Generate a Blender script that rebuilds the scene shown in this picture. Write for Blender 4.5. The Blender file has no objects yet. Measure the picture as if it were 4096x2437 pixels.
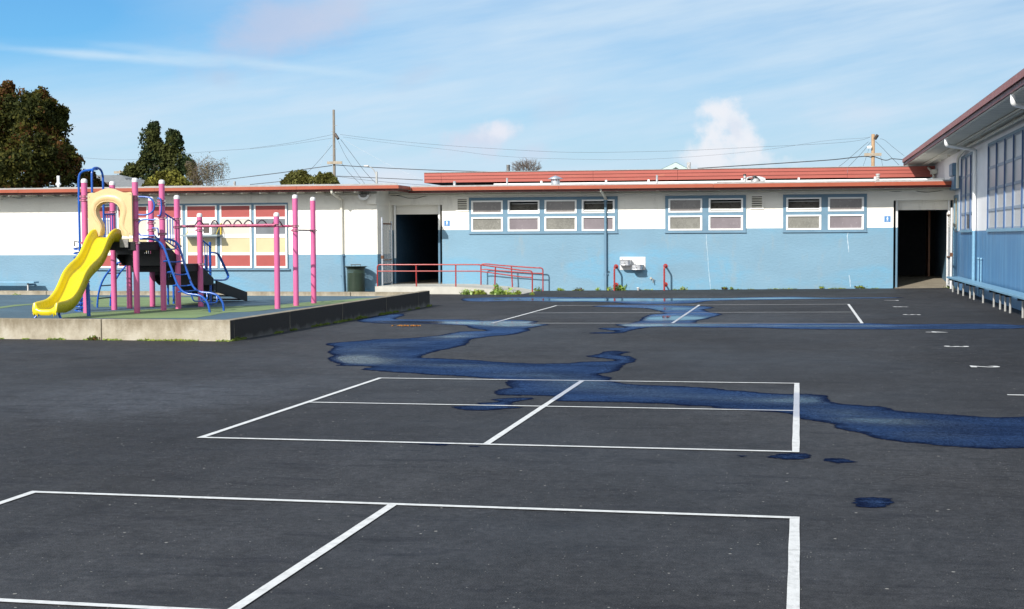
import bpy, math, random
import numpy as np
from mathutils import Vector, Matrix, noise, geometry
from mathutils.kdtree import KDTree
rnd = random.Random(7)
SC = bpy.context.scene
COL = SC.collection

# ------------------------------------------------------------------ camera (surveyed from the photograph)
FPX, IW, IH, EYE = 5688.9, 4096.0, 2437.0, 1.6
YAW, PIT, ROL = [math.radians(v) for v in (11.42, -2.70, -.25)]
fw = Vector((-math.sin(YAW)*math.cos(PIT), math.cos(YAW)*math.cos(PIT), math.sin(PIT)))
r0 = Vector((math.cos(YAW), math.sin(YAW), 0)); u0 = r0.cross(fw)
rt = r0*math.cos(ROL) + u0*math.sin(ROL); up = -r0*math.sin(ROL) + u0*math.cos(ROL)
CAM = Vector((0, 0, EYE))
cd = bpy.data.cameras.new('camera'); cd.lens = 50; cd.sensor_width = 36; cd.clip_start = .1; cd.clip_end = 6000
cam = bpy.data.objects.new('camera', cd); COL.objects.link(cam)
cam.matrix_world = Matrix(((rt.x, up.x, -fw.x, 0), (rt.y, up.y, -fw.y, 0), (rt.z, up.z, -fw.z, EYE), (0, 0, 0, 1)))
SC.camera = cam

# measured directions -> points on real planes of the place
def ray(x, y): return fw + (x-IW/2)/FPX*rt - (y-IH/2)/FPX*up
def AY(x, y, Y): d = ray(x, y); return CAM + d*(Y/d.y)
def AX(x, y, X): d = ray(x, y); return CAM + d*(X/d.x)
def AZ(x, y, Z): d = ray(x, y); return CAM + d*((Z-EYE)/d.z)
def cl(a, b, c): return max(b, min(c, a))
def gz(X, Y): return .0004*cl(X, -9, 6)*cl(Y-8, 0, 25)      # the yard falls gently to the left
def GR(x, y):
    z = 0.
    for _ in range(25):
        p = AZ(x, y, z); z = gz(p.x, p.y)
    return p
c1 = lambda x, y: (x*.5392, 600+y*.5392)
c4 = lambda x, y: (1300+x*.438, 600+y*.438)
c5 = lambda x, y: (2200+x*.438, 600+y*.438)
c6 = lambda x, y: (3000+x*.5053, 600+y*.5053)
c7 = lambda x, y: (600+x*.43808, 650+y*.43808)

# ------------------------------------------------------------------ materials
MATS = {}
def nd(nt, t, **k):
    n = nt.nodes.new(t)
    for a, b in k.items():
        if a in n.inputs: n.inputs[a].default_value = b
        else: setattr(n, a, b)
    return n
def newmat(name):
    m = bpy.data.materials.new(name); m.use_nodes = True
    nt = m.node_tree; b = nt.nodes['Principled BSDF']; MATS[name] = m
    return m, nt, b, nt.links.new
def ramp(nt, fac, stops):
    r = nt.nodes.new('ShaderNodeValToRGB'); e = r.color_ramp.elements
    while len(e) < len(stops): e.new(.5)
    for k, (p, c) in enumerate(stops):
        e[k].position = p; e[k].color = (*c, 1) if len(c) == 3 else c
    nt.links.new(fac, r.inputs['Fac']); return r.outputs['Color']
def g3(v): return (v, v, v)
def pos(nt, scale=(1, 1, 1)):
    g = nt.nodes.new('ShaderNodeNewGeometry'); m = nd(nt, 'ShaderNodeMapping'); m.inputs['Scale'].default_value = scale
    nt.links.new(g.outputs['Position'], m.inputs['Vector']); return m.outputs['Vector']
def noi(nt, vec, scale, detail=4, rough=.55):
    n = nd(nt, 'ShaderNodeTexNoise'); n.inputs['Scale'].default_value = scale
    n.inputs['Detail'].default_value = detail; n.inputs['Roughness'].default_value = rough
    nt.links.new(vec, n.inputs['Vector']); return n.outputs['Fac']
def mixc(nt, fac, a, b, mode='MIX'):
    m = nt.nodes.new('ShaderNodeMix'); m.data_type = 'RGBA'; m.blend_type = mode
    for i, v in ((0, fac), (6, a), (7, b)):
        if hasattr(v, 'is_linked') or isinstance(v, bpy.types.NodeSocket): nt.links.new(v, m.inputs[i])
        else: m.inputs[i].default_value = v if i == 0 else (*v, 1) if len(v) == 3 else v
    return m.outputs[2]
def mth(nt, op, a, b=None, clamp=False):
    m = nt.nodes.new('ShaderNodeMath'); m.operation = op; m.use_clamp = clamp
    for i, v in enumerate((a, b)):
        if v is None: continue
        if isinstance(v, bpy.types.NodeSocket): nt.links.new(v, m.inputs[i])
        else: m.inputs[i].default_value = v
    return m.outputs[0]
def bump(nt, b, h, strength, dist):
    n = nt.nodes.new('ShaderNodeBump'); n.inputs['Strength'].default_value = strength; n.inputs['Distance'].default_value = dist
    nt.links.new(h, n.inputs['Height']); nt.links.new(n.outputs['Normal'], b.inputs['Normal'])
def sep(nt, v):
    s = nt.nodes.new('ShaderNodeSeparateXYZ'); nt.links.new(v, s.inputs[0]); return s.outputs

KEEP = {'cream_paint', 'white_paint', 'steel', 'steel_plate', 'galvanised', 'ac_white', 'wire_white', 'post_pink', 'dark_interior'}
def paint(name, c, rough=.5, var=.12, scale=3., stretch=(1, 1, 1), metal=0., bmp=0., bscale=40, spec=.5, dirt=None, dirt_lo=.58, dirt_hi=.75):
    """plain painted / raw surface with real variation in tone and gloss"""
    m, nt, b, L = newmat(name)
    if name not in KEEP: c = [x*.74 for x in c]; dirt = [x*.74 for x in dirt] if dirt else None
    v = pos(nt, stretch); f = noi(nt, v, scale, 5)
    col = ramp(nt, f, [(.3, [x*(1-var) for x in c]), (.7, [min(1, x*(1+var)) for x in c])])
    if dirt:
        f2 = noi(nt, pos(nt, stretch), scale*2.3, 6, .65)
        k = ramp(nt, f2, [(dirt_lo, g3(0)), (dirt_hi, g3(1))])
        col = mixc(nt, k, col, dirt)
    L(col, b.inputs['Base Color'])
    f3 = noi(nt, pos(nt), scale*4, 3)
    L(ramp(nt, f3, [(.3, g3(max(.03, rough-.08))), (.7, g3(min(1, rough+.1)))]), b.inputs['Roughness'])
    b.inputs['Metallic'].default_value = metal
    b.inputs['Specular IOR Level'].default_value = spec
    if bmp: bump(nt, b, noi(nt, pos(nt), bscale, 5), bmp, .01)
    return m

# stucco walls
def stucco(name, c, patch=None, streak=None, rough=.7, bs=.35):
    m, nt, b, L = newmat(name)
    f = noi(nt, pos(nt, (.5, .5, .9)), 1.3, 6, .6)
    col = ramp(nt, f, [(.3, [x*.93 for x in c]), (.7, [min(1, x*1.05) for x in c])])
    if patch:
        p = noi(nt, pos(nt, (.30, .30, .75)), 1.0, 2, .4)
        k = ramp(nt, p, [(.50, g3(0)), (.56, g3(1))])
        p2 = noi(nt, pos(nt, (1.2, 1.2, 3)), 2.2, 5, .7)
        k2 = ramp(nt, p2, [(.35, g3(.25)), (.65, g3(1))])
        col = mixc(nt, mth(nt, 'MULTIPLY', k, k2), col, patch)
        p3 = noi(nt, pos(nt, (1, 1, 4)), 3.5, 6, .75)
        col = mixc(nt, ramp(nt, p3, [(.64, g3(0)), (.72, g3(.45))]), col, [min(1, x*1.25) for x in c])
    if streak:
        p = noi(nt, pos(nt, (2.2, 2.2, .22)), 1.6, 5, .6)
        col = mixc(nt, ramp(nt, p, [(.44, g3(0)), (.66, g3(.75))]), col, streak)
    gr_ = noi(nt, pos(nt, (1.6, 1.6, .5)), 1.7, 7, .72)
    col = mixc(nt, ramp(nt, gr_, [(.56, g3(0)), (.70, g3(.22))]), col, (.30, .27, .22))
    L(col, b.inputs['Base Color']); b.inputs['Roughness'].default_value = rough
    h = noi(nt, pos(nt, (1, 1, 2.2)), 9, 8, .62)
    bump(nt, b, h, bs*1.15, .03)
    return m
stucco('white_stucco', (.85, .82, .745))
stucco('blue_stucco', (.150, .268, .362), patch=(.122, .285, .415))
stucco('white_smooth', (.80, .80, .82), bs=.08, rough=.5)
stucco('blue_smooth', (.062, .185, .37), streak=(.11, .27, .46), bs=.06, rough=.42)
paint('cream_paint', (.68, .655, .57), .55, .07, 2)
paint('white_paint', (.84, .84, .83), .4, .04, 4)
paint('old_white', (.78, .78, .77), .5, .1, 6, dirt=(.45, .42, .36))
paint('leg_grey', (.40, .40, .385), .5, .12, 9, dirt=(.3, .25, .2), dirt_lo=.66)
paint('trim_blue', (.155, .285, .40), .5, .1, 3)
paint('frame_blue', (.045, .12, .30), .4, .12, 3)
paint('bench_blue', (.22, .44, .62), .4, .12, 5, stretch=(6, .8, 3))
paint('fascia_red', (.40, .082, .034), .45, .1, 1.2, stretch=(1, 1, 6), dirt=(.33, .10, .055), dirt_lo=.60)
paint('fascia_shade', (.17, .03, .025), .5, .1, 2)  # inner eave boards stand in shade; that darkness is put into this red
paint('parapet_red', (.46, .105, .078), .5, .06, .8, stretch=(1, 1, 5), dirt=(.50, .17, .10), dirt_lo=.60, dirt_hi=.72)
paint('eave_red', (.36, .115, .095), .5, .12, 2.5, stretch=(1, 2.2, .3), dirt=(.50, .24, .20))
paint('panel_red', (.42, .075, .068), .5, .06, 3)
paint('gravel_stop', (.40, .40, .40), .6, .18, 9, stretch=(1, 1, 3), dirt=(.22, .15, .12), dirt_lo=.66, dirt_hi=.72)
paint('roof_gravel', (.5, .49, .47), .9, .2, 30)
paint('galvanised', (.50, .53, .57), .38, .2, 8, metal=.7)
paint('vent_metal', (.48, .49, .50), .45, .25, 12, metal=.25, dirt=(.4, .4, .4))
paint('steel', (.60, .60, .62), .28, .1, 6, metal=.85)
paint('steel_plate', (.62, .61, .60), .42, .05, 5, metal=.15)
paint('rail_red', (.40, .034, .030), .28, .12, 5, dirt=(.4, .05, .04), spec=.6)
paint('concrete', (.58, .56, .50), .85, .12, 3, bmp=.25, bscale=30, dirt=(.47, .45, .40))
paint('floor_concrete', (.33, .285, .215), .75, .15, 4, dirt=(.24, .21, .17))
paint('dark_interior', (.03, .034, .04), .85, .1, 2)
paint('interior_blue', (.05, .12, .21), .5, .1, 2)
paint('door_wood', (.30, .10, .025), .4, .15, 6, stretch=(8, 8, .6))
paint('tan_plastic', (.78, .56, .29), .33, .03, 2, spec=.5)
paint('yellow_plastic', (.88, .68, .012), .28, .03, 2, spec=.5, dirt=(.74, .55, .02), dirt_lo=.6, dirt_hi=.8)
paint('tube_blue', (.008, .105, .50), .25, .12, 8, spec=.6, dirt=(.03, .17, .50), dirt_lo=.66)
paint('post_pink', (.56, .115, .27), .36, .10, 1.4, stretch=(1, 1, .5), dirt=(.55, .075, .17), dirt_lo=.54)
paint('cap_white', (.82, .80, .80), .45, .08, 14, dirt=(.72, .6, .63))
paint('beam_pink', (.52, .09, .2), .36, .2, 9, dirt=(.09, .045, .05), dirt_lo=.56, dirt_hi=.6)
paint('beam_worn', (.12, .045, .055), .45, .3, 9, dirt=(.3, .07, .13), dirt_lo=.56)
paint('clamp', (.50, .16, .25), .35, .2, 20, metal=.2)
paint('bracket_metal', (.35, .34, .33), .4, .3, 20, metal=.6)
paint('black_vinyl', (.010, .010, .011), .55, .3, 20, spec=.3)
paint('ladder_dark', (.02, .03, .06), .4, .2, 9)
paint('bin_green', (.022, .036, .024), .35, .3, 20)
paint('bin_dark', (.02, .026, .022), .4, .2, 8)
paint('wood_pole', (.24, .21, .175), .85, .25, 5, stretch=(6, 6, .5))
paint('wood_pole_warm', (.46, .30, .17), .8, .25, 5, stretch=(6, 6, .5), dirt=(.22, .13, .08))
paint('wood_arm', (.42, .36, .28), .85, .2, 5)
paint('wire_black', (.03, .03, .035), .5, .1, 1)
paint('wire_white', (.5, .52, .55), .4, .05, 1)
paint('lamp_grey', (.42, .42, .40), .5, .15, 3)
paint('box_blue', (.155, .30, .45), .45, .1, 6)
paint('roof_shingle', (.24, .25, .255), .9, .2, 4, stretch=(1, 1, 9))
paint('roof_shingle_brown', (.13, .09, .075), .9, .25, 5)
paint('house_wall', (.55, .5, .42), .8, .1, 2)
paint('mint', (.55, .70, .66), .5, .06, 4)
paint('weathered_pipe', (.45, .44, .43), .7, .45, 14, stretch=(1, 1, .6), dirt=(.15, .13, .12))
paint('sign_blue', (.085, .28, .62), .4, .05, 6)
paint('shelf_grey', (.33, .41, .45), .5, .1, 5)
paint('bracket_yellow', (.72, .53, .05), .45, .1, 8)
paint('ac_white', (.80, .80, .80), .45, .04, 5)
paint('ac_dark', (.09, .07, .06), .6, .2, 20)
paint('pane_grey', (.235, .215, .21), .22, .14, 2.2, stretch=(1, 1, 1.6), dirt=(.31, .29, .28), dirt_lo=.6, dirt_hi=.9, spec=.6)
paint('pane_lilac', (.25, .215, .235), .2, .12, 2.2, dirt=(.36, .33, .34), dirt_lo=.62, dirt_hi=.9, spec=.6)
paint('pane_moss', (.235, .23, .205), .25, .16, 2.6, dirt=(.40, .39, .36), dirt_lo=.6, dirt_hi=.85, spec=.6)
paint('pane_dark', (.15, .14, .125), .3, .25, 2, spec=.6)
paint('pane_cream', (.72, .62, .38), .16, .05, 2, spec=.5)
paint('pane_pale', (.76, .69, .60), .16, .05, 2, dirt=(.6, .5, .4), dirt_lo=.7, spec=.5)
paint('pane_slate', (.20, .215, .24), .12, .12, 3, spec=.6)
paint('pane_frost', (.64, .64, .65), .35, .12, 30, bmp=.2, bscale=60, spec=.5)
paint('sash_grey', (.33, .40, .50), .5, .08, 5)
paint('bark', (.07, .05, .035), .9, .25, 10, stretch=(3, 3, .6))
paint('bark_birch', (.5, .47, .42), .8, .4, 8, stretch=(1, 1, 4))
paint('twig_brown', (.20, .155, .125), .9, .2, 5)
paint('rust', (.16, .07, .035), .8, .3, 20)
paint('petal', (.75, .28, .02), .6, .2, 40)
paint('crack_white', (.62, .74, .82), .7, .1, 9)
paint('cable_dark', (.10, .10, .085), .6, .2, 4)

def leafmat(name, c, tr=.3):
    m, nt, b, L = newmat(name)
    f = noi(nt, pos(nt), 1.1, 4); f2 = noi(nt, pos(nt), 9, 2)
    col = ramp(nt, mth(nt, 'ADD', mth(nt, 'MULTIPLY', f, .6), mth(nt, 'MULTIPLY', f2, .4)), [(.3, [x*.6 for x in c]), (.5, c), (.72, [min(1, x*1.5) for x in c])])
    L(col, b.inputs['Base Color']); b.inputs['Roughness'].default_value = .75; b.inputs['Specular IOR Level'].default_value = .15
    t = nt.nodes.new('ShaderNodeBsdfTranslucent'); L(col, t.inputs['Color'])
    mx = nt.nodes.new('ShaderNodeMixShader'); mx.inputs[0].default_value = tr
    out = nt.nodes['Material Output']; L(b.outputs[0], mx.inputs[1]); L(t.outputs[0], mx.inputs[2]); L(mx.outputs[0], out.inputs['Surface'])
leafmat('leaf_dark', (.030, .036, .008)); leafmat('leaf_olive', (.070, .068, .012)); leafmat('leaf_rust', (.095, .045, .014))
leafmat('leaf_pine', (.022, .034, .012), .12); leafmat('leaf_pine_tip', (.055, .062, .016), .12)
leafmat('leaf_lime', (.24, .23, .045), .35); leafmat('leaf_yellow', (.135, .115, .04)); leafmat('leaf_round', (.14, .14, .04))
leafmat('leaf_weed', (.22, .33, .07)); leafmat('leaf_pale', (.34, .42, .18)); leafmat('leaf_moss', (.15, .20, .045)); leafmat('grass', (.30, .35, .07))

# asphalt
def asphalt():
    m, nt, b, L = newmat('asphalt')
    big = noi(nt, pos(nt, (1, .6, 1)), .22, 5, .55)
    col = ramp(nt, big, [(.34, (.0205, .0205, .0225)), (.5, (.0295, .0295, .032)), (.66, (.040, .040, .0425))])
    # a paler bluish patch left of the middle court
    s = sep(nt, pos(nt)); q = GR(640, 1580)
    ex = mth(nt, 'DIVIDE', mth(nt, 'SUBTRACT', s[0], q.x), 2.1); ey = mth(nt, 'DIVIDE', mth(nt, 'SUBTRACT', s[1], q.y), 2.6)
    e = mth(nt, 'SQRT', mth(nt, 'ADD', mth(nt, 'MULTIPLY', ex, ex), mth(nt, 'MULTIPLY', ey, ey)))
    e = mth(nt, 'ADD', e, mth(nt, 'MULTIPLY', mth(nt, 'SUBTRACT', noi(nt, pos(nt, (1, .7, 1)), .9, 5, .6), .5), 1.2))
    col = mixc(nt, ramp(nt, e, [(.35, g3(.75)), (1., g3(0))]), col, (.050, .054, .063))
    # worn, damp and scuffed streaks running across the yard
    st = noi(nt, pos(nt, (1.0, 4.0, 1)), 1.3, 9, .7)
    col = mixc(nt, ramp(nt, st, [(.53, g3(0)), (.62, g3(.7))]), col, (.014, .014, .017))
    zone = noi(nt, pos(nt, (.5, 1, 1)), .35, 3)
    st2 = noi(nt, pos(nt, (2.0, 8, 1)), 2.2, 10, .78)
    k = mth(nt, 'MULTIPLY', ramp(nt, zone, [(.50, g3(0)), (.60, g3(1))]), ramp(nt, st2, [(.50, g3(0)), (.58, g3(.85))]))
    col = mixc(nt, k, col, (.014, .014, .017))
    # the damp dark corner below the benches
    q = GR(3960, 1400); ex = mth(nt, 'DIVIDE', mth(nt, 'SUBTRACT', s[0], q.x), 1.5); ey = mth(nt, 'DIVIDE', mth(nt, 'SUBTRACT', s[1], q.y), 5.)
    e = mth(nt, 'SQRT', mth(nt, 'ADD', mth(nt, 'MULTIPLY', ex, ex), mth(nt, 'MULTIPLY', ey, ey)))
    k = mth(nt, 'MULTIPLY', ramp(nt, e, [(.4, g3(1)), (1., g3(0))]), ramp(nt, noi(nt, pos(nt, (1.5, 5, 1)), 1.8, 10, .75), [(.42, g3(0)), (.53, g3(.8))]))
    col = mixc(nt, k, col, (.015, .015, .017))
    st3 = noi(nt, pos(nt, (1.2, 5, 1)), 1.0, 10, .78)
    col = mixc(nt, ramp(nt, st3, [(.63, g3(0)), (.70, g3(.4))]), col, (.09, .09, .094))
    # fine aggregate, coarse enough to read from the near edge
    a = noi(nt, pos(nt), 120, 4, .8); a2 = noi(nt, pos(nt), 19, 4, .7)
    col = mixc(nt, 1., col, ramp(nt, a, [(.32, g3(.30)), (.5, g3(.95)), (.66, g3(2.1))]), 'MULTIPLY')
    a3 = noi(nt, pos(nt, (1, .55, 1)), 4.2, 6, .72)
    col = mixc(nt, 1., col, ramp(nt, a3, [(.30, g3(.72)), (.5, g3(1.)), (.70, g3(1.28))]), 'MULTIPLY')
    col = mixc(nt, 1., col, ramp(nt, a2, [(.30, g3(.62)), (.5, g3(1.)), (.70, g3(1.42))]), 'MULTIPLY')
    vo = nd(nt, 'ShaderNodeTexVoronoi'); vo.inputs['Scale'].default_value = 62; L(pos(nt), vo.inputs['Vector'])
    sv = sep(nt, vo.outputs['Color'])
    k = mth(nt, 'MULTIPLY', mth(nt, 'LESS_THAN', vo.outputs['Distance'], mth(nt, 'MULTIPLY', sv[1], .24)), mth(nt, 'GREATER_THAN', sv[0], .93))
    col = mixc(nt, k, col, (.30, .29, .26))
    vo2 = nd(nt, 'ShaderNodeTexVoronoi'); vo2.inputs['Scale'].default_value = 15; L(pos(nt), vo2.inputs['Vector']); s2 = sep(nt, vo2.outputs['Color'])
    col = mixc(nt, mth(nt, 'MULTIPLY', mth(nt, 'LESS_THAN', vo2.outputs['Distance'], mth(nt, 'MULTIPLY', s2[1], .16)), mth(nt, 'GREATER_THAN', s2[0], .90)), col, (.24, .23, .21))
    wr = noi(nt, pos(nt), 1.4, 5, .6); wv = nt.nodes.new('ShaderNodeVectorMath'); wv.operation = 'ADD'; L(pos(nt), wv.inputs[0]); wc = nt.nodes.new('ShaderNodeCombineXYZ'); L(wr, wc.inputs[0]); L(mth(nt, 'MULTIPLY', wr, 1.7), wc.inputs[1]); L(wc.outputs[0], wv.inputs[1])
    vc = nd(nt, 'ShaderNodeTexVoronoi'); vc.feature = 'DISTANCE_TO_EDGE'; vc.inputs['Scale'].default_value = .33; L(wv.outputs[0], vc.inputs['Vector'])
    ck = mth(nt, 'MULTIPLY', mth(nt, 'LESS_THAN', vc.outputs['Distance'], .0016), mth(nt, 'GREATER_THAN', noi(nt, pos(nt), .8, 3), .54))
    col = mixc(nt, mth(nt, 'MULTIPLY', ck, .7), col, (.012, .012, .013))
    L(col, b.inputs['Base Color'])
    L(ramp(nt, noi(nt, pos(nt), .3, 4), [(.35, g3(.62)), (.7, g3(.85))]), b.inputs['Roughness'])
    b.inputs['Specular IOR Level'].default_value = .22
    bump(nt, b, noi(nt, pos(nt), 80, 4, .7), .6, .008)
asphalt()
def puddle():
    m, nt, b, L = newmat('puddle_water')
    at = nt.nodes.new('ShaderNodeAttribute'); at.attribute_name = 'depth'; d = at.outputs['Fac']
    s = sep(nt, pos(nt))
    # only the hollows at the far side of the yard hold standing water; nearer it is a wet film on rough stone
    calm = ramp(nt, mth(nt, 'DIVIDE', mth(nt, 'SUBTRACT', s[1], 18.), 14.), [(.2, g3(0)), (.8, g3(1))])
    pn = noi(nt, pos(nt, (.35, 1.1, 1)), 1.5, 6, .65); pl = nt.nodes.new('ShaderNodeAttribute'); pl.attribute_name = 'pool'
    dd = mth(nt, 'ADD', mth(nt, 'MINIMUM', mth(nt, 'ADD', mth(nt, 'MULTIPLY', d, .35), mth(nt, 'MULTIPLY', pl.outputs['Fac'], .85)), mth(nt, 'MULTIPLY', d, 5.)), mth(nt, 'MULTIPLY', mth(nt, 'SUBTRACT', pn, .5), .5))
    g1 = noi(nt, pos(nt), 48, 5, .8); g2 = noi(nt, pos(nt, (1, .7, 1)), 17, 6, .8)
    nt.nodes.remove(b)
    df = nt.nodes.new('ShaderNodeBsdfDiffuse'); gl = nt.nodes.new('ShaderNodeBsdfGlossy'); tr = nt.nodes.new('ShaderNodeBsdfTransparent'); mx = nt.nodes.new('ShaderNodeMixShader'); m2 = nt.nodes.new('ShaderNodeMixShader')
    L(ramp(nt, g1, [(.32, (.002, .004, .012)), (.55, (.007, .012, .034)), (.75, (.018, .032, .075))]), df.inputs['Color'])  # bluish base holds part of the reflected sky blue
    wet = ramp(nt, dd, [(.0, g3(.6)), (.12, g3(.44)), (.5, g3(.30)), (.85, g3(.15))]); stand = ramp(nt, dd, [(.0, g3(.5)), (.2, g3(.32)), (.42, g3(.16)), (.7, g3(.07))])
    L(mixc(nt, calm, wet, stand), gl.inputs['Roughness'])
    # reflected sky blue set into the gloss tint, paler where the water is deep
    dp = ramp(nt, dd, [(.18, g3(0)), (.85, g3(1))])
    L(mixc(nt, calm, mixc(nt, dp, (.26, .47, .86), (.80, .93, 1.)), mixc(nt, dp, (.30, .50, .86), (.95, .99, 1.))), gl.inputs['Color'])
    n = nt.nodes.new('ShaderNodeBump'); n.inputs['Distance'].default_value = .012
    L(noi(nt, pos(nt, (1, .8, 1)), 60, 4, .75), n.inputs['Height'])
    L(mixc(nt, calm, ramp(nt, dd, [(.0, g3(.95)), (.45, g3(.7)), (.85, g3(.22))]), ramp(nt, dd, [(.0, g3(.8)), (.3, g3(.3)), (.5, g3(.05)), (.6, g3(.0))])), n.inputs['Strength'])
    L(n.outputs['Normal'], gl.inputs['Normal'])
    f_ = nt.nodes.new('ShaderNodeFresnel'); f_.inputs['IOR'].default_value = 1.36; L(n.outputs['Normal'], f_.inputs['Normal'])
    # stones that stand out of the film break it up
    mg = mth(nt, 'ADD', d, mth(nt, 'MULTIPLY', mth(nt, 'SUBTRACT', noi(nt, pos(nt, (1, 2, 1)), 7, 8, .75), .5), .5))
    cov = mth(nt, 'MULTIPLY', ramp(nt, mg, [(.03, g3(.05)), (.15, g3(1.))]), mixc(nt, calm, mth(nt, 'MULTIPLY', ramp(nt, g1, [(.34, g3(.25)), (.62, g3(1.))]), ramp(nt, g2, [(.34, g3(.45)), (.6, g3(1.))])), g3(1.)))
    lf = noi(nt, pos(nt, (.7, 1.6, 1)), .9, 6, .65)
    cov = mth(nt, 'MULTIPLY', cov, mth(nt, 'MAXIMUM', ramp(nt, lf, [(.34, g3(.40)), (.52, g3(.70)), (.64, g3(.9))]), dp))
    L(mth(nt, 'MULTIPLY', f_.outputs[0], cov), mx.inputs[0]); L(df.outputs[0], mx.inputs[1]); L(gl.outputs[0], mx.inputs[2])
    fr = noi(nt, pos(nt, (1, 2.2, 1)), 6, 10, .78)
    L(mth(nt, 'GREATER_THAN', mth(nt, 'ADD', d, mth(nt, 'MULTIPLY', mth(nt, 'SUBTRACT', fr, .5), .20)), .018), m2.inputs[0]); L(tr.outputs[0], m2.inputs[1]); L(mx.outputs[0], m2.inputs[2]); L(m2.outputs[0], nt.nodes['Material Output'].inputs['Surface'])
puddle()
def line_paint():
    m, nt, b, L = newmat('line_paint')
    w = nt.nodes.new('ShaderNodeAttribute'); w.attribute_name = 'wet'
    f = noi(nt, pos(nt), 14, 6, .7)
    col = ramp(nt, f, [(.30, (.42, .42, .41)), (.5, (.58, .58, .57)), (.7, (.64, .64, .63))])
    col = mixc(nt, ramp(nt, noi(nt, pos(nt, (1, 2, 1)), 28, 5, .8), [(.64, g3(0)), (.70, g3(.8))]), col, (.2, .2, .21))
    col = mixc(nt, mth(nt, 'MULTIPLY', w.outputs['Fac'], .55), col, (.30, .30, .37))
    L(col, b.inputs['Base Color'])
    L(mth(nt, 'SUBTRACT', .7, mth(nt, 'MULTIPLY', w.outputs['Fac'], .35)), b.inputs['Roughness'])
    bump(nt, b, noi(nt, pos(nt), 90, 4, .7), .4, .006)
    e = noi(nt, pos(nt), 35, 4, .7)
    at = nt.nodes.new('ShaderNodeAttribute'); at.attribute_name = 'edge'
    L(mth(nt, 'GREATER_THAN', mth(nt, 'ADD', at.outputs['Fac'], mth(nt, 'MULTIPLY', e, .5)), .34), b.inputs['Alpha'])
line_paint()
def planter_concrete():
    m, nt, b, L = newmat('planter_concrete')
    s = sep(nt, pos(nt))
    f = noi(nt, pos(nt, (1, 1, .6)), 3.2, 7, .65)
    col = ramp(nt, f, [(.3, (.27, .235, .175)), (.5, (.36, .32, .25)), (.7, (.43, .40, .335))])
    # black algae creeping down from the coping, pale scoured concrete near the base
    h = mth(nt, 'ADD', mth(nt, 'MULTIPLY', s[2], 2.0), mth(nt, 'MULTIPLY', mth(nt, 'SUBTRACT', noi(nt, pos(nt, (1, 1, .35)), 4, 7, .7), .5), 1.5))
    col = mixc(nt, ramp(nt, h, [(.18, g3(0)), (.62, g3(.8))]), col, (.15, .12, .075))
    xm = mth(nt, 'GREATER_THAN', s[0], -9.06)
    # the long right side lies in shade, put here into a near-black colour
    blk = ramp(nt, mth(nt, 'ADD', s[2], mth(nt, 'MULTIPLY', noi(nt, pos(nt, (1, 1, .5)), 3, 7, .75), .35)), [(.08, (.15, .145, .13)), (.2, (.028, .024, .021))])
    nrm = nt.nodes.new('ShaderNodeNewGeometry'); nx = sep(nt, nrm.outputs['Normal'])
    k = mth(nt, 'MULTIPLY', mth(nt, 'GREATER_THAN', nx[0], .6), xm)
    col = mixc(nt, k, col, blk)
    L(col, b.inputs['Base Color']); b.inputs['Roughness'].default_value = .9
    bump(nt, b, noi(nt, pos(nt), 22, 7, .65), .5, .02)
planter_concrete()
def rubber(name, c):
    m, nt, b, L = newmat(name)
    f = noi(nt, pos(nt), 1.2, 6, .6)
    col = ramp(nt, f, [(.3, [x*.8 for x in c]), (.7, [x*1.18 for x in c])])
    col = mixc(nt, .6, col, ramp(nt, noi(nt, pos(nt), 60, 2), [(.35, g3(.7)), (.65, g3(1.25))]), 'MULTIPLY')
    L(col, b.inputs['Base Color']); b.inputs['Roughness'].default_value = .8
    bump(nt, b, noi(nt, pos(nt), 70, 3), .3, .006)
rubber('rubber_blue', (.05, .10, .135)); rubber('rubber_green', (.15, .215, .085))
def mesh_alpha(name, c, axis_u, su, sv, wire, diag=True, uv=False, rough=.45):
    """woven or punched metal sheet: real holes"""
    m, nt, b, L = newmat(name)
    b.inputs['Base Color'].default_value = (*c, 1); b.inputs['Roughness'].default_value = rough
    if uv:
        t = nt.nodes.new('ShaderNodeUVMap'); s = sep(nt, t.outputs[0]); u, v = s[0], s[1]
    else:
        s = sep(nt, pos(nt)); u, v = s[axis_u], s[2]
    u = mth(nt, 'MULTIPLY', u, su); v = mth(nt, 'MULTIPLY', v, sv)
    if diag: u, v = mth(nt, 'ADD', u, v), mth(nt, 'SUBTRACT', u, v)
    fu = mth(nt, 'LESS_THAN', mth(nt, 'FRACT', u), wire); fv = mth(nt, 'LESS_THAN', mth(nt, 'FRACT', v), wire)
    L(mth(nt, 'MAXIMUM', fu, fv), b.inputs['Alpha'])
mesh_alpha('chain_link', (.42, .42, .42), 1, 11, 11, .2)
mesh_alpha('bin_mesh', (.03, .05, .032), 0, 44, 25, .46, diag=False, uv=True, rough=.3)
def perforated():
    m, nt, b, L = newmat('perforated_black')
    b.inputs['Base Color'].default_value = (.018, .018, .02, 1); b.inputs['Roughness'].default_value = .5
    s = sep(nt, pos(nt))
    fx = mth(nt, 'SUBTRACT', mth(nt, 'FRACT', mth(nt, 'MULTIPLY', s[0], 22)), .5); fz = mth(nt, 'SUBTRACT', mth(nt, 'FRACT', mth(nt, 'MULTIPLY', mth(nt, 'ADD', s[2], s[1]), 30)), .5)
    d = mth(nt, 'ADD', mth(nt, 'MULTIPLY', fx, fx), mth(nt, 'MULTIPLY', fz, fz))
    z_ = noi(nt, pos(nt), 3.0, 1)
    L(mth(nt, 'MAXIMUM', mth(nt, 'GREATER_THAN', d, .035), mth(nt, 'LESS_THAN', z_, .60)), b.inputs['Alpha'])
perforated()
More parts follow.
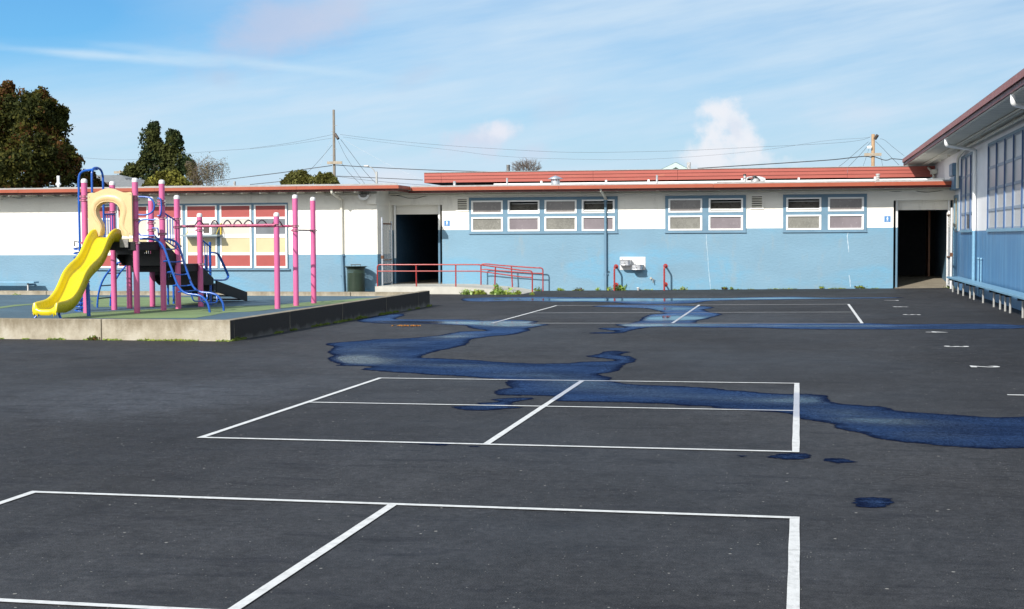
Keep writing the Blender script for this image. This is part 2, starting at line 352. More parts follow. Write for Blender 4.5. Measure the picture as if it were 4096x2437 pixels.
def soffit(name, c, axis, step):
    m, nt, b, L = newmat(name)
    s = sep(nt, pos(nt)); k = mth(nt, 'LESS_THAN', mth(nt, 'FRACT', mth(nt, 'DIVIDE', s[axis], step)), .06)
    f = ramp(nt, noi(nt, pos(nt, (1, 1, 1)), 2, 4), [(.3, [x*.9 for x in c]), (.7, [x*1.06 for x in c])])
    L(mixc(nt, k, f, [x*.4 for x in c]), b.inputs['Base Color']); b.inputs['Roughness'].default_value = .6
soffit('soffit_planks', (.60, .58, .51), 1, .42)
soffit('soffit_boards', (.52, .50, .43), 0, .31)

# ------------------------------------------------------------------ mesh building
class MB:
    def __init__(s): s.v = []; s.f = []; s.m = []; s.sm = []; s.mats = []
    def mi(s, mat):
        if mat not in s.mats: s.mats.append(mat)
        return s.mats.index(mat)
    def add(s, vs, fs, mat, smooth=False):
        o = len(s.v); k = s.mi(mat); s.v += [tuple(v) for v in vs]
        for f in fs: s.f.append([i+o for i in f]); s.m.append(k); s.sm.append(smooth)
        return s
    def box(s, a, b, mat):
        (x0, y0, z0), (x1, y1, z1) = a, b
        x0, x1 = sorted((x0, x1)); y0, y1 = sorted((y0, y1)); z0, z1 = sorted((z0, z1))
        v = [(x0, y0, z0), (x1, y0, z0), (x1, y1, z0), (x0, y1, z0), (x0, y0, z1), (x1, y0, z1), (x1, y1, z1), (x0, y1, z1)]
        return s.add(v, [(0, 3, 2, 1), (4, 5, 6, 7), (0, 1, 5, 4), (1, 2, 6, 5), (2, 3, 7, 6), (3, 0, 4, 7)], mat)
    def quad(s, a, b, c, d, mat): return s.add([a, b, c, d], [(0, 1, 2, 3)], mat)
    def tube(s, pts, r, mat, n=10, smooth_path=0, r2=None, caps=True):
        P = [Vector(p) for p in pts]
        if smooth_path: P = spline(P, smooth_path)
        N = len(P); T = []
        for i in range(N):
            t = (P[min(i+1, N-1)]-P[max(i-1, 0)]); T.append(t.normalized() if t.length > 1e-9 else Vector((0, 0, 1)))
        ref = Vector((0, 0, 1)) if abs(T[0].z) < .9 else Vector((1, 0, 0))
        a = T[0].cross(ref).normalized(); vs = []
        for i in range(N):
            a = (a - T[i]*a.dot(T[i])); a = a.normalized() if a.length > 1e-6 else T[i].orthogonal().normalized()
            b = T[i].cross(a); rr = r if r2 is None else r+(r2-r)*i/(N-1)
            for k in range(n):
                t = 2*math.pi*k/n; vs.append(P[i]+a*(rr*math.cos(t))+b*(rr*math.sin(t)))
        fs = [(i*n+k, i*n+(k+1) % n, (i+1)*n+(k+1) % n, (i+1)*n+k) for i in range(N-1) for k in range(n)]
        s.add(vs, fs, mat, True)
        if caps:
            s.add(vs[:n], [tuple(range(n))[::-1]], mat); s.add(vs[-n:], [tuple(range(n))], mat)
        return s
    def lathe(s, c, prof, mat, n=20, uvs=False):
        c = Vector(c); vs = []
        for r, z in prof:
            for k in range(n):
                t = 2*math.pi*k/n; vs.append(c+Vector((r*math.cos(t), r*math.sin(t), z)))
        fs = [(i*n+k, i*n+(k+1) % n, (i+1)*n+(k+1) % n, (i+1)*n+k) for i in range(len(prof)-1) for k in range(n)]
        return s.add(vs, fs, mat, True)
    def prism(s, poly, off, mat):
        """closed polygon (3D points) extruded by a vector"""
        p = [Vector(q) for q in poly]; n = len(p); o = Vector(off)
        fs = [tuple(range(n)), tuple(range(n, 2*n))[::-1]] + [(i, (i+1) % n+0, (i+1) % n+n, i+n) for i in range(n)]
        return s.add(p+[q+o for q in p], fs, mat)
    def sheet(s, axis, c, u0, u1, v0, v1, mat, holes=(), cuts_u=(), cuts_v=(), depth=.12, matf=None):
        """flat wall with rectangular openings and their reveals; axis 'y' faces -Y, axis 'x' faces -X"""
        us = sorted({u0, u1, *[h[0] for h in holes], *[h[1] for h in holes], *cuts_u}); us = [u for u in us if u0 <= u <= u1]
        vs = sorted({v0, v1, *[h[2] for h in holes], *[h[3] for h in holes], *cuts_v}); vs = [v for v in vs if v0 <= v <= v1]
        P = (lambda u, v, d: (u, c+d, v)) if axis == 'y' else (lambda u, v, d: (c+d, u, v))
        inh = lambda u, v: any(h[0] < u < h[1] and h[2] < v < h[3] for h in holes)
        for i in range(len(us)-1):
            for j in range(len(vs)-1):
                um, vm = (us[i]+us[i+1])/2, (vs[j]+vs[j+1])/2
                if inh(um, vm): continue
                a = (us[i], us[i+1], vs[j], vs[j+1]); mm = matf(um, vm) if matf else mat
                q = [P(a[0], a[2], 0), P(a[1], a[2], 0), P(a[1], a[3], 0), P(a[0], a[3], 0)]
                if axis == 'x': q = q[::-1]
                s.add(q, [(0, 1, 2, 3)], mm)
        for h in holes:
            hv = sorted({h[2], h[3], *[v for v in cuts_v if h[2] < v < h[3]]})
            for k in range(len(hv)-1):
                for u in (h[0], h[1]):
                    mm = matf(u, (hv[k]+hv[k+1])/2) if matf else mat
                    s.quad(P(u, hv[k], 0), P(u, hv[k+1], 0), P(u, hv[k+1], depth), P(u, hv[k], depth), mm)
            for v in (h[2], h[3]):
                mm = matf((h[0]+h[1])/2, v) if matf else mat
                s.quad(P(h[0], v, 0), P(h[1], v, 0), P(h[1], v, depth), P(h[0], v, depth), mm)
        return s
    def build(s, name, parent=None, loc=None, bevel=0):
        me = bpy.data.meshes.new(name)
        o = bpy.data.objects.new(name, me); COL.objects.link(o)
        base = Vector((0, 0, 0))
        if parent is not None:
            q = parent
            while q is not None: base += q.location; q = q.parent
            o.parent = parent
        elif loc is not None: base = Vector(loc); o.location = base
        me.from_pydata([(v[0]-base.x, v[1]-base.y, v[2]-base.z) for v in s.v], [], s.f)
        for mt in s.mats: me.materials.append(MATS[mt])
        me.polygons.foreach_set('material_index', s.m); me.polygons.foreach_set('use_smooth', s.sm)
        me.update()
        if bevel:
            w = o.modifiers.new('bevel', 'BEVEL'); w.width = bevel; w.segments = 2; w.limit_method = 'ANGLE'
        return o
def spline(P, sub):
    out = []; n = len(P)
    for i in range(n-1):
        p0, p1, p2, p3 = P[max(i-1, 0)], P[i], P[i+1], P[min(i+2, n-1)]
        for k in range(sub):
            t = k/sub
            out.append(.5*((2*p1)+(p2-p0)*t+(2*p0-5*p1+4*p2-p3)*t*t+(3*p1-p0-3*p2+p3)*t**3))
    out.append(P[-1]); return out
def thing(name, label, cat, loc, group=None):
    o = bpy.data.objects.new(name, None); COL.objects.link(o); o.location = loc; o.empty_display_size = .2
    return tag(o, label, cat, group)
def tag(o, label, cat, group=None):
    o['label'] = label; o['category'] = cat
    if group: o['group'] = group
    return o
def struct(o, label=None, kind='structure'):
    o['kind'] = kind
    if label: o['label'] = label
    return o
def rnd_arc(a, b, r, n=5):   # helper for rounded corners in a polyline
    return [a+(b-a)*(k/n) for k in range(n+1)]
def rounded(pts, r, n=5):
    P = [Vector(p) for p in pts]; out = [P[0]]
    for i in range(1, len(P)-1):
        a, b, c = P[i-1], P[i], P[i+1]
        d1 = (a-b); d2 = (c-b); rr = min(r, d1.length*.48, d2.length*.48)
        s, e = b+d1.normalized()*rr, b+d2.normalized()*rr
        for k in range(n+1):
            t = k/n; out.append(s*(1-t)**2+b*2*t*(1-t)+e*t*t)
    out.append(P[-1]); return out

# ------------------------------------------------------------------ ground
def grid_lines(a): return sorted(set(round(x, 4) for x in a))
gx = grid_lines([-3000, -800, -250, -100, -50, -30, -20] + [-14+.5*k for k in range(49)] + [14, 20, 40, 100, 250, 800, 3000])
gy = grid_lines([-3000, -800, -200, -60, -20, -8] + [-4+.5*k for k in range(104)] + [52, 60, 80, 120, 250, 600, 1500, 4000])
mb = MB()
nx, ny = len(gx), len(gy)
mb.add([(x, y, gz(x, y)) for y in gy for x in gx], [(j*nx+i, j*nx+i+1, (j+1)*nx+i+1, (j+1)*nx+i) for j in range(ny-1) for i in range(nx-1)], 'asphalt', True)
struct(mb.build('ground'), 'dark grey asphalt school yard')

# puddles -----------------------------------------------------------------
def puddle_outline(px, amp=1., seg=.07, sd=0):
    P = []
    for x, y in px:
        p = GR(x, y); P.append(Vector((p.x, p.y)))
    S_ = []; k_ = len(P)
    for i in range(k_):                                  # round the surveyed outline
        p0, p1, p2, p3 = P[i-1], P[i], P[(i+1) % k_], P[(i+2) % k_]
        for j in range(4):
            t = j/4; S_.append(.5*((2*p1)+(p2-p0)*t+(2*p0-5*p1+4*p2-p3)*t*t+(3*p1-p0-3*p2+p3)*t**3))
    P = S_; out = []
    for i in range(len(P)):
        a, b = P[i], P[(i+1) % len(P)]; n = max(1, int((b-a).length/seg))
        for k in range(n): out.append(a+(b-a)*(k/n))
    res = []
    for q in out:
        f = .35+.65*min(1, q.y/25)
        dx = noise.fractal(Vector((q.x*1.6+sd, q.y*1.6, 3.1)), .9, 2.1, 6)*.07+noise.noise(Vector((q.x*9, q.y*9, sd)))*.015
        dy = noise.fractal(Vector((q.x*1.6, q.y*1.6+sd, 8.7)), .9, 2.1, 6)*.10*f+noise.noise(Vector((q.x*9, q.y*9, sd+5)))*.025*f
        res.append(Vector((q.x+dx*amp, q.y+dy*amp)))
    return res
PUDDLE_POLYS = []
# hollows: deeper, smoother water, with pale sky glints set into the tint
GLINT_HOLLOWS = [(GR(x, y), rx, ry, w) for x, y, rx, ry, w in ((1375, 1433, .35, .7, .8), (1480, 1446, .55, .7, .9), (1400, 1400, .8, 1., .35), (1790, 1346, .45, .8, .8), (1600, 1290, .9, .5, .5), (2000, 1292, 1.3, .6, 1.1), (2080, 1300, .8, .8, .8), (2330, 1530, .55, .45, .75), (2140, 1502, .7, .3, .5), (1850, 1462, .8, .25, .5), (2450, 1555, .7, .4, .45), (2700, 1274, 1.1, .9, 1.1), (2560, 1303, 1.2, .4, .8), (2780, 1300, 1.5, .3, .5), (2650, 1236, .9, .9, .6), (3225, 1598, .30, .4, .85), (3360, 1650, .3, .3, .6), (3480, 1684, .45, .18, .85), (3590, 1690, .4, .2, .6), (3690, 1745, .35, .25, .45), (3080, 1606, .6, .25, .5), (2750, 1585, .8, .3, .4), (2420, 1200, 2.2, 1., .9), (3100, 1194, 2.5, .7, .7), (3350, 1305, 1.5, .25, .5))]
def make_puddle(px, label, amp=1., sd=0, seg=.07):
    B = puddle_outline(px, amp, seg, sd)
    PUDDLE_POLYS.append([(q.x, q.y) for q in B])
    kd = KDTree(len(B))
    for i, q in enumerate(B): kd.insert((q.x, q.y, 0), i)
    kd.balance()
    arr = np.array([(q.x, q.y) for q in B])
    x0, y0 = arr.min(0); x1, y1 = arr.max(0)
    st = max(.09, min(.22, (x1-x0)/14)); pts = list(B); n = len(B)
    edges = [(i, (i+1) % n) for i in range(n)]
    y = y0+st/2
    while y < y1:
        x = x0+st/2
        while x < x1:
            q = Vector((x+rnd.uniform(-.2, .2)*st, y+rnd.uniform(-.2, .2)*st))
            if inside(arr, q.x, q.y) and kd.find((q.x, q.y, 0))[2] > st*.35: pts.append(q)
            x += st
        y += st
    r = geometry.delaunay_2d_cdt(pts, edges, [], 1, 1e-5)
    V, F = r[0], r[2]
    tri = [f for f in F]
    mb = MB()
    mb.add([(v.x, v.y, gz(v.x, v.y)+.003) for v in V], tri, 'puddle_water')
    o = mb.build('puddle'); me = o.data
    a = me.attributes.new('depth', 'FLOAT', 'POINT')
    dep = [kd.find((v.x, v.y, 0))[2] for v in V]
    a.data.foreach_set('value', dep)
    a = me.attributes.new('pool', 'FLOAT', 'POINT')
    a.data.foreach_set('value', [min(1., sum(w*math.exp(-((v.x-p.x)/rx)**2-((v.y-p.y)/ry)**2) for p, rx, ry, w in GLINT_HOLLOWS)) for v in V])
    for p in me.polygons:
        if p.normal.z < 0: p.flip()
    me.update()
    return struct(o, label)
def inside(arr, x, y):
    X, Y = arr[:, 0], arr[:, 1]; X2, Y2 = np.roll(X, -1), np.roll(Y, -1)
    c = (Y > y) != (Y2 > y)
    with np.errstate(divide='ignore', invalid='ignore'):
        t = x < (X2-X)*(y-Y)/(Y2-Y)+X
    return bool(np.sum(c & t) % 2)
PA = [(1425,1282),(1513,1264),(1615,1252),(1624,1258),(1615,1264),(1585,1276),(1621,1278.6),(1849,1278.6),(1951,1283),(2000,1279),(2102,1280.5),(2150,1287),(2144,1294),(2198,1299),(2162,1305),(2126,1315),(2108,1327),(2036,1342),(1987,1345),(1891,1360),(1873,1377),(1801,1396),(1723,1414),(1699,1423.5),(1723,1432.5),(1921,1443),(2030,1450.6),(2102,1454),(2186,1455),(2276,1453.6),(2312,1449),(2402,1446),(2444,1443),(2432,1438.6),(2348,1428),(2342,1423.5),(2378,1419),(2400,1409),(2463,1403),(2534,1409.7),(2504,1414.5),(2492,1422),(2534,1426.5),(2550,1435.6),(2546,1444.6),(2516,1456.6),(2498,1477.7),(2450,1490),(2390,1499),(2438,1514),(2456,1526),(2523,1535),(2616,1541),(2728,1546),(2805,1550),(2872,1556),(2895,1561),(2978,1566),(3049,1572.5),(3119,1575.7),(3171,1577),(3199,1566),(3267,1568),(3273,1572),(3305,1589),(3334,1607),(3400,1617),(3531,1627),(3584,1640),(3703,1653),(3835,1660),(3966,1670),(4063,1667),(4130,1669),(4230,1690),(4250,1760),(4150,1797),(4096,1795),(4045,1796),(4010,1801),(3966,1800),(3747,1786),(3725,1781),(3549,1765),(3461,1748),(3452,1739),(3404,1728),(3351,1722),(3327,1711),(3327,1700),(3303,1693),(3193,1677),(3164,1660),(3113,1652),(3010,1644),(2888,1636),(2824,1626),(2735,1625),(2664,1618),(2583,1616),(2462,1613),(2342,1610),(2216,1604),(2210,1588),(2138,1584),(1994,1582),(1981,1574),(1972,1566),(1993,1556),(2033,1550),(2012,1538),(2015,1524),(1970,1518),(1801,1505),(1633,1493),(1458,1482),(1440,1478),(1470,1472),(1440,1467),(1344,1466),(1356,1457),(1308,1445),(1308,1439),(1326,1427),(1317,1418),(1314,1408),(1323,1398),(1311,1384),(1296,1375),(1320,1372),(1458,1362),(1513,1357),(1585,1356),(1729,1345),(1801,1333),(1837,1327),(1945,1324),(1885,1315),(1861,1305),(1741,1298),(1585,1296),(1464,1291)]
make_puddle(PA, 'long blue puddle winding across the yard through the middle court', 1., 1)
PB = [(2459,1300),(2507,1294),(2547,1286),(2559,1276),(2583,1264),(2603,1258),(2651,1254),(2611,1240),(2551,1233),(2471,1230),(2371,1227),(2420,1221),(2560,1219),(2700,1223),(2800,1225),(2819,1225),(2861,1230),(2822,1239),(2842,1249),(2896,1258),(2877,1264),(2832,1276),(2800,1282),(2795,1296),(2900,1295.5),(3000,1295),(3200,1294),(3350,1293.6),(3457,1293.6),(3600,1297),(3800,1296),(3948,1296.5),(4060,1300),(4150,1305),(4100,1315),(3938,1317),(3600,1319),(3537,1319),(3185,1317),(2992,1312),(2800,1311),(2772,1310),(2603,1310),(2531,1322),(2491,1334),(2411,1335.5),(2330,1334),(2291,1333),(2320,1331),(2443,1329),(2431,1322),(2391,1316),(2431,1312),(2491,1310)]
make_puddle(PB, 'puddle in the far court with a straight wet strip to the right', .9, 20)
PC = [(1850,1195),(1950,1191),(2130,1188),(2251,1189),(2411,1191),(2651,1193),(2850,1192.6),(2912,1192),(3024,1189.6),(3185,1188),(3329,1191),(3585,1190.4),(3590,1193),(3329,1196),(3153,1199),(2928,1202),(2850,1204),(2790,1212),(2700,1216),(2531,1217),(2451,1211),(2330,1208),(2211,1208),(2090,1205),(1930,1207),(1850,1204)]
make_puddle(PC, 'thin pale puddle along the foot of the blue wall', .8, 40)
make_puddle([(1792,1628),(1885,1622),(1903,1612),(1981,1607),(1951,1598),(2054,1592),(2144,1594),(2102,1604),(2060,1613),(2060,1625),(2096,1631),(1982,1640),(1891,1644),(1813,1636)], 'small ragged puddle on the middle court line', .6, 60, .04)
make_puddle([(3065,1828),(3097,1819),(3119,1813),(3196,1813),(3238,1820),(3257,1833),(3209,1839),(3145,1841),(3094,1836)], 'oval puddle under the near corner of the middle court', .35, 70, .03)
make_puddle([(3277,1840),(3307,1834),(3387,1836),(3439,1850),(3387,1855),(3325,1858),(3299,1849)], 'narrow pointed puddle right of the oval one', .35, 80, .03)
make_puddle([(3397,2014),(3417,1990),(3439,1984),(3505,1991),(3562,1996),(3586,2012),(3536,2031),(3483,2036),(3444,2034)], 'lone small puddle near the right foreground', .3, 90, .02)
make_puddle([(2937,1823),(2969,1819),(3001,1825),(2969,1832),(2953,1830)], 'tiny damp spot left of the oval puddle', .3, 95, .03)
make_puddle([(1530,1775),(1700,1772),(1900,1780),(1960,1784),(1900,1790),(1720,1783)], 'thin wet edge under the near line of the middle court', .35, 99, .03)

# painted lines -----------------------------------------------------------
PARR = [np.array(p) for p in PUDDLE_POLYS[:2]]
def line_strip(mb, att, a, b, w, side=0, dz=.006):
    """paint stripe from a to b on the ground, subdivided so that it follows the fall of the yard"""
    a, b = Vector(a), Vector(b); d = b-a; L = d.length; d.normalize(); nrm = Vector((-d.y, d.x)); n = max(1, int(L/.15)); base = len(mb.v); vs = []
    for k in range(n+1):
        p = a+d*(L*k/n); ww = w*(1+.12*noise.noise(Vector((p.x*2.1, p.y*2.1, 5))))
        wet = 1. if any(inside(A, p.x, p.y) for A in PARR) else 0.
        for t in (-.5, -.43, .43, .5):
            q = p+nrm*(t*ww+side*w); vs.append((q.x, q.y, gz(q.x, q.y)+dz)); att.append((wet, 0. if abs(t) > .45 else 1.))
    fs = [(4*k+j, 4*k+j+1, 4*k+j+5, 4*k+j+4) for k in range(n) for j in range(3)]
    fs = [f[::-1] for f in fs]
    mb.add(vs, fs, 'line_paint')
def finish_lines(mb, att, name, label):
    o = mb.build(name); me = o.data
    for i, nm in enumerate(('wet', 'edge')):
        a = me.attributes.new(nm, 'FLOAT', 'POINT'); a.data.foreach_set('value', [t[i] for t in att])
    for p in me.polygons:
        if p.normal.z < 0: p.flip()
    me.update(); return struct(o, label)
def court(x0, x1, y0, y1, ym, label):
    mb, att, w, h = MB(), [], .056, .028; xc = (x0+x1)/2
    line_strip(mb, att, (x0+h, y0), (x0+h, y1), w); line_strip(mb, att, (x1-h, y0), (x1-h, y1), w)
    line_strip(mb, att, (x0+w, y1-h), (x1-w, y1-h), w, 0); line_strip(mb, att, (x0+w, y0+h), (x1-w, y0+h), w)
    line_strip(mb, att, (x0+w, ym), (xc-h, ym), w*.9); line_strip(mb, att, (xc+h, ym), (x1-w, ym), w*.9)
    line_strip(mb, att, (xc, y0+w), (xc, y1-w), w)
    finish_lines(mb, att, 'court_marking', label)
court(-4.77, .01, 3.15, 8.19, 5.66, 'white painted lines of the nearest court')
court(-4.75, .01, 10.66, 15.72, 13.22, 'white painted lines of the middle court')
court(-5.785, 1.155, 26.54, 33.95, 30.45, 'white painted lines of the farthest court')
def digit(ch, x, y):
    cu = bpy.data.curves.new('t', 'FONT'); cu.body = ch; cu.size = .46; cu.resolution_u = 4; cu.offset = .013
    t = bpy.data.objects.new('t', cu); COL.objects.link(t); bpy.context.view_layer.update()
    me = bpy.data.meshes.new_from_object(t.evaluated_get(bpy.context.evaluated_depsgraph_get()))
    bpy.data.objects.remove(t)
    for v in me.vertices: v.co = Vector((x+v.co.y, y-v.co.x, gz(x, y)+.006))   # read from the left-hand side of the yard
    for nm, val in (('wet', 0.), ('edge', .8)):
        a = me.attributes.new(nm, 'FLOAT', 'POINT'); a.data.foreach_set('value', [val]*len(me.vertices))
    me.materials.append(MATS['line_paint']); me.materials.append(MATS['line_paint'])
    o = bpy.data.objects.new('painted_number', me); COL.objects.link(o)
    for p in me.polygons:
        p.material_index = 0
        if p.normal.z < 0: p.flip()
    struct(o, 'white number %s painted on the asphalt' % ch)
for ch, y in zip('1234567', (14.94, 18.07, 21.25, 24.33, 29.53, 32.7, 35.92)): digit(ch, 2.055, y)

# ------------------------------------------------------------------ low school wing
YB, YL, XR, OV = 44., 42.65, 4.5, .9
YE, YEL = YB-OV, YL-OV
XC = -12.885
BZ, BZL = 1.847, 1.092
PXY = lambda x, y, Y: AY(x, y, Y)
wing = thing('school_wing', 'long low white and blue stucco school wing with red eave', 'building', (-4, 46, 0))
doorL = (AY(1565, 900, YB).x, AY(1768, 900, YB).x, .10, AY(1700, 820, YB).z)
doorR = (AY(3574, 900, YB).x, XR-.02, -.02, AY(3700, 801, YB).z)
G1 = dict(s=(1877, 2471, 790, 929), cols=[(1886, 2012), (2032, 2159), (2179, 2307), (2328, 2459)], rows=[(803, 857), (866, 923)], op=[1, 3])
G2 = dict(s=(2661, 2984, 783, 929), cols=[(2674, 2809), (2835, 2972)], rows=[(795, 853), (861, 917)], op=[1])
G3 = dict(s=(3132, 3467, 775.5, 927), cols=[(3145, 3285), (3312, 3455)], rows=[(789, 848), (857, 917)], op=[0])
def rect(x0, x1, y0, y1, Y, xm=None):
    xm = xm or (x0+x1)/2
    return (AY(x0, (y0+y1)/2, Y).x, AY(x1, (y0+y1)/2, Y).x, AY(xm, y1, Y).z, AY(xm, y0, Y).z)
winz = rect(2200, 2471, 787, 930, YB)[2:]
holes = [doorL, doorR]; grp = []
for G in (G1, G2, G3):
    S = rect(*G['s'], YB); S = (S[0], S[1], 1.737, 2.862)
    sash = []
    z_rows = [(2.345, 2.765), (1.795, 2.245)]
    for ci, cx in enumerate(G['cols']):
        a = AY(cx[0], 860, YB).x; b = AY(cx[1], 860, YB).x
        for ri, zr in enumerate(z_rows):
            sash.append((a, b, zr[0], zr[1], ri == 0 and ci in G['op']))
    grp.append((S, sash)); holes += [s[:4] for s in sash]
zc = [BZ]
mb = MB()
two = lambda u, v: 'white_stucco' if v > BZ else 'blue_stucco'
mb.sheet('y', YB, XC, XR, -.2, 3.12, 'white_stucco', holes, cuts_v=zc, depth=.30, matf=two)
# side return of the projecting part and paint cracks
twoL = lambda u, v: 'white_stucco' if v > BZL else 'blue_stucco'
mb.sheet('y', YL, -34, XC, -.3, 3.12, 'white_stucco', (), cuts_v=[BZL], matf=twoL)
for z0, z1, m_ in ((-.3, BZL, 'blue_stucco'), (BZL, 3.12, 'white_stucco')):
    mb.quad((XC, YL, z0), (XC, YB, z0), (XC, YB, z1), (XC, YL, z1), m_)
def crack(pts, w):
    P = [AY(x, y, YB-.003) for x, y in pts]; Q = spline(P, 6)
    vs = []
    for i, q in enumerate(Q):
        ww = w*(.5+abs(noise.noise(Vector((0, 1, q.z*6))))*1.6); j = noise.noise(Vector((3, 0, q.z*9)))*.012
        vs += [(q.x-ww+j, YB-.003, q.z), (q.x+ww+j, YB-.003, q.z)]
    mb.add(vs, [(2*i, 2*i+1, 2*i+3, 2*i+2) for i in range(len(Q)-1)], 'crack_white')
crack([c5(1428, 770), c5(1430, 860), c5(1440, 960), c5(1447, 1080), c5(1458, 1180), c5(1466, 1275)], .006)
crack([c6(778, 650), c6(770, 690), c6(776, 740), c6(781, 810)], .010); crack([c6(785, 990), c6(790, 1030), c6(795, 1085)], .008)
mb.build('wall', wing)
# rooms behind the openings
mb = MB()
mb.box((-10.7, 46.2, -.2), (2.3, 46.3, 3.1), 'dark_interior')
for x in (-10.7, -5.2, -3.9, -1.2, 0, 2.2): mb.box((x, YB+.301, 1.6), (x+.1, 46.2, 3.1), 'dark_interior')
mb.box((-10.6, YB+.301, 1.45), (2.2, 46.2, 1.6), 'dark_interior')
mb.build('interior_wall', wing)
# window groups
for S, sash in grp:
    f = MB()
    f.sheet('y', YB-.03, S[0], S[1], S[2], S[3], 'trim_blue', [s[:4] for s in sash], depth=.03)
    f.box((S[0]-.01, YB-.045, S[2]-.025), (S[1]+.01, YB, S[2]), 'trim_blue')
    for u in (S[0], S[1]): f.quad((u, YB-.03, S[2]), (u, YB, S[2]), (u, YB, S[3]), (u, YB-.03, S[3]), 'trim_blue')
    f.quad((S[0], YB-.03, S[3]), (S[1], YB-.03, S[3]), (S[1], YB, S[3]), (S[0], YB, S[3]), 'trim_blue')
    w = f.build('window', wing)
    for k, (a, b, z0, z1, op) in enumerate(sash):
        m = MB(); t = .045; y0, y1 = YB-.045, YB+.05
        m.box((a, y0, z0), (a+t, y1, z1), 'white_paint'); m.box((b-t, y0, z0), (b, y1, z1), 'white_paint')
        m.box((a+t, y0, z0), (b-t, y1, z0+t), 'white_paint'); m.box((a+t, y0, z1-t), (b-t, y1, z1), 'white_paint')
        m.box((a+t, y0+.03, z0+t), (a+t+.018, y1, z1-t), 'old_white'); m.box((b-t-.018, y0+.03, z0+t), (b-t, y1, z1-t), 'old_white')
        m.build('sash', w)
        p = MB(); i0, i1, j0, j1 = a+t+.018, b-t-.018, z0+t, z1-t
        pm = ('pane_grey', 'pane_lilac', 'pane_grey', 'pane_moss')[(k*7+len(sash)) % 4]
        if op:
            dy = .2; zt = j1-.07
            p.quad((i0, YB+.03, j0+.06), (i1, YB+.03, j0+.06), (i1, YB+.03+dy, zt), (i0, YB+.03+dy, zt), 'pane_dark')
            p.box((i0, YB+.0, j0+.02), (i1, YB+.045, j0+.06), 'white_paint')
            p.box((i0, YB+.02+dy, zt), (i1, YB+.05+dy, zt+.025), 'old_white')
        else: p.box((i0, YB-.003, j0), (i1, YB+.012, j1), pm)
        p.build('pane', w)
# left (classroom) windows: columns of four lights
zt_, zb_ = AY(1085, 811.7, YL).z, AY(1085, 1076, YL).z
xa, xb = AY(332, 940, YL).x, AY(1152.6, 940, YL).x
y2z = lambda y: AY(1080, 750+.337*y, YL).z
colsL = [(335, 459), (472, 596), (609, 733), (746.5, 870), (882.7, 1008), (1019.5, 1150)]
f = MB(); f.box((xa, YL-.03, zb_), (xb, YL, zt_), 'trim_blue'); f.box((xa-.03, YL-.07, zb_-.04), (xb+.06, YL, zb_), 'trim_blue')
f.box((xa-.01, YL-.05, zt_-.05), (xb+.01, YL-.03, zt_), 'trim_blue')
wsur = f.build('window_surround', wing)
for k, (p0, p1) in enumerate(colsL):
    a, b = AY(p0, 940, YL).x, AY(p1, 940, YL).x; t = .05
    m = MB(); y0, y1 = YL-.055, YL-.03
    zs = [y2z(v) for v in (205, 350, 375, 555, 597, 772, 803, 935, 957)]
    m.box((a, y0, zs[8]), (a+t, y1, zs[0]), 'white_paint'); m.box((b-t, y0, zs[8]), (b, y1, zs[0]), 'white_paint')
    m.box((a+t, y0, zs[0]-.03), (b-t, y1, zs[0]), 'white_paint')
    for q in ((1, 2), (3, 4), (5, 6), (7, 8)): m.box((a+t, y0, zs[q[1]]), (b-t, y1, zs[q[0]]), 'white_paint')
    w = m.build('window', wing)
    p = MB(); p.box((a+t, YL-.04, zs[1]), (b-t, YL-.03, zs[0]-.03), 'panel_red'); p.build('panel', w)
    p = MB(); p.box((a+t, YL-.038, zs[3]), (b-t, YL-.03, zs[2]), ['pane_pale', 'pane_pale', 'pane_pale', 'pane_pale', 'pane_pale', 'pane_slate'][k]); p.build('pane', w)
    p = MB(); p.box((a+t, YL-.038, zs[5]), (b-t, YL-.03, zs[4]), 'pane_cream'); p.build('pane', w)
    p = MB(); p.box((a+t, YL-.04, zs[7]), (b-t, YL-.03, zs[6]), 'panel_red'); p.build('panel', w)
# roof, eaves
zf_t, zf_b = 3.178, 3.068
mb = MB()
XE = -11.93                                           # right end of the projecting eave
mb.box((-34, YEL+.06, 3.10), (XE-.06, YE+.059, 3.16), 'roof_gravel'); mb.box((-34, YE+.06, 3.10), (XR, 48.5, 3.161), 'roof_gravel')
mb.quad((-34, YEL+.05, 3.085), (XE-.05, YEL+.05, 3.085), (XE-.05, YB, 3.085), (-34, YB, 3.085), 'soffit_boards')
mb.quad((XE-.05, YE+.05, 3.0845), (XR, YE+.05, 3.0845), (XR, YB, 3.0845), (XE-.05, YB, 3.0845), 'soffit_boards')
mb.build('roof', wing)
mb = MB()
def fascia(x0, x1, y, mat, zt=zf_t, zb=zf_b, th=.03, step=4.7):
    x = x0; k = 0
    while x < x1-.01:
        e = min(x1, x+step); d = rnd.uniform(-.004, .004)
        mb.box((x+.003, y+d, zb+rnd.uniform(-.004, .004)), (e-.003, y+th, zt+rnd.uniform(-.004, .004)), mat); x = e
fascia(-34, XE, YEL, 'fascia_red', 3.205, 3.10); fascia(XE+.0, XR-.02, YE, 'fascia_red')
mb.box((XE-.03, YEL+.031, 3.10), (XE, YE-.001, 3.205), 'fascia_red')
mb.box((-34, YEL+.10, 3.035), (XE-.10, YEL+.13, 3.10), 'fascia_shade'); mb.box((XE-.13, YEL+.131, 3.03), (XE-.10, YE+.09, 3.10), 'fascia_shade')
mb.box((XE-.099, YE+.10, 3.0), (XR-.02, YE+.13, 3.07), 'fascia_shade')
mb.build('fascia', wing)
mb = MB()
def gstop(x0, x1, y, z):
    x = x0
    while x < x1:
        e = min(x1, x+rnd.uniform(.8, 2.6)); h = .05+rnd.uniform(-.012, .012)
        mb.box((x, y, z), (e, y+.02, z+h), 'gravel_stop'); x = e
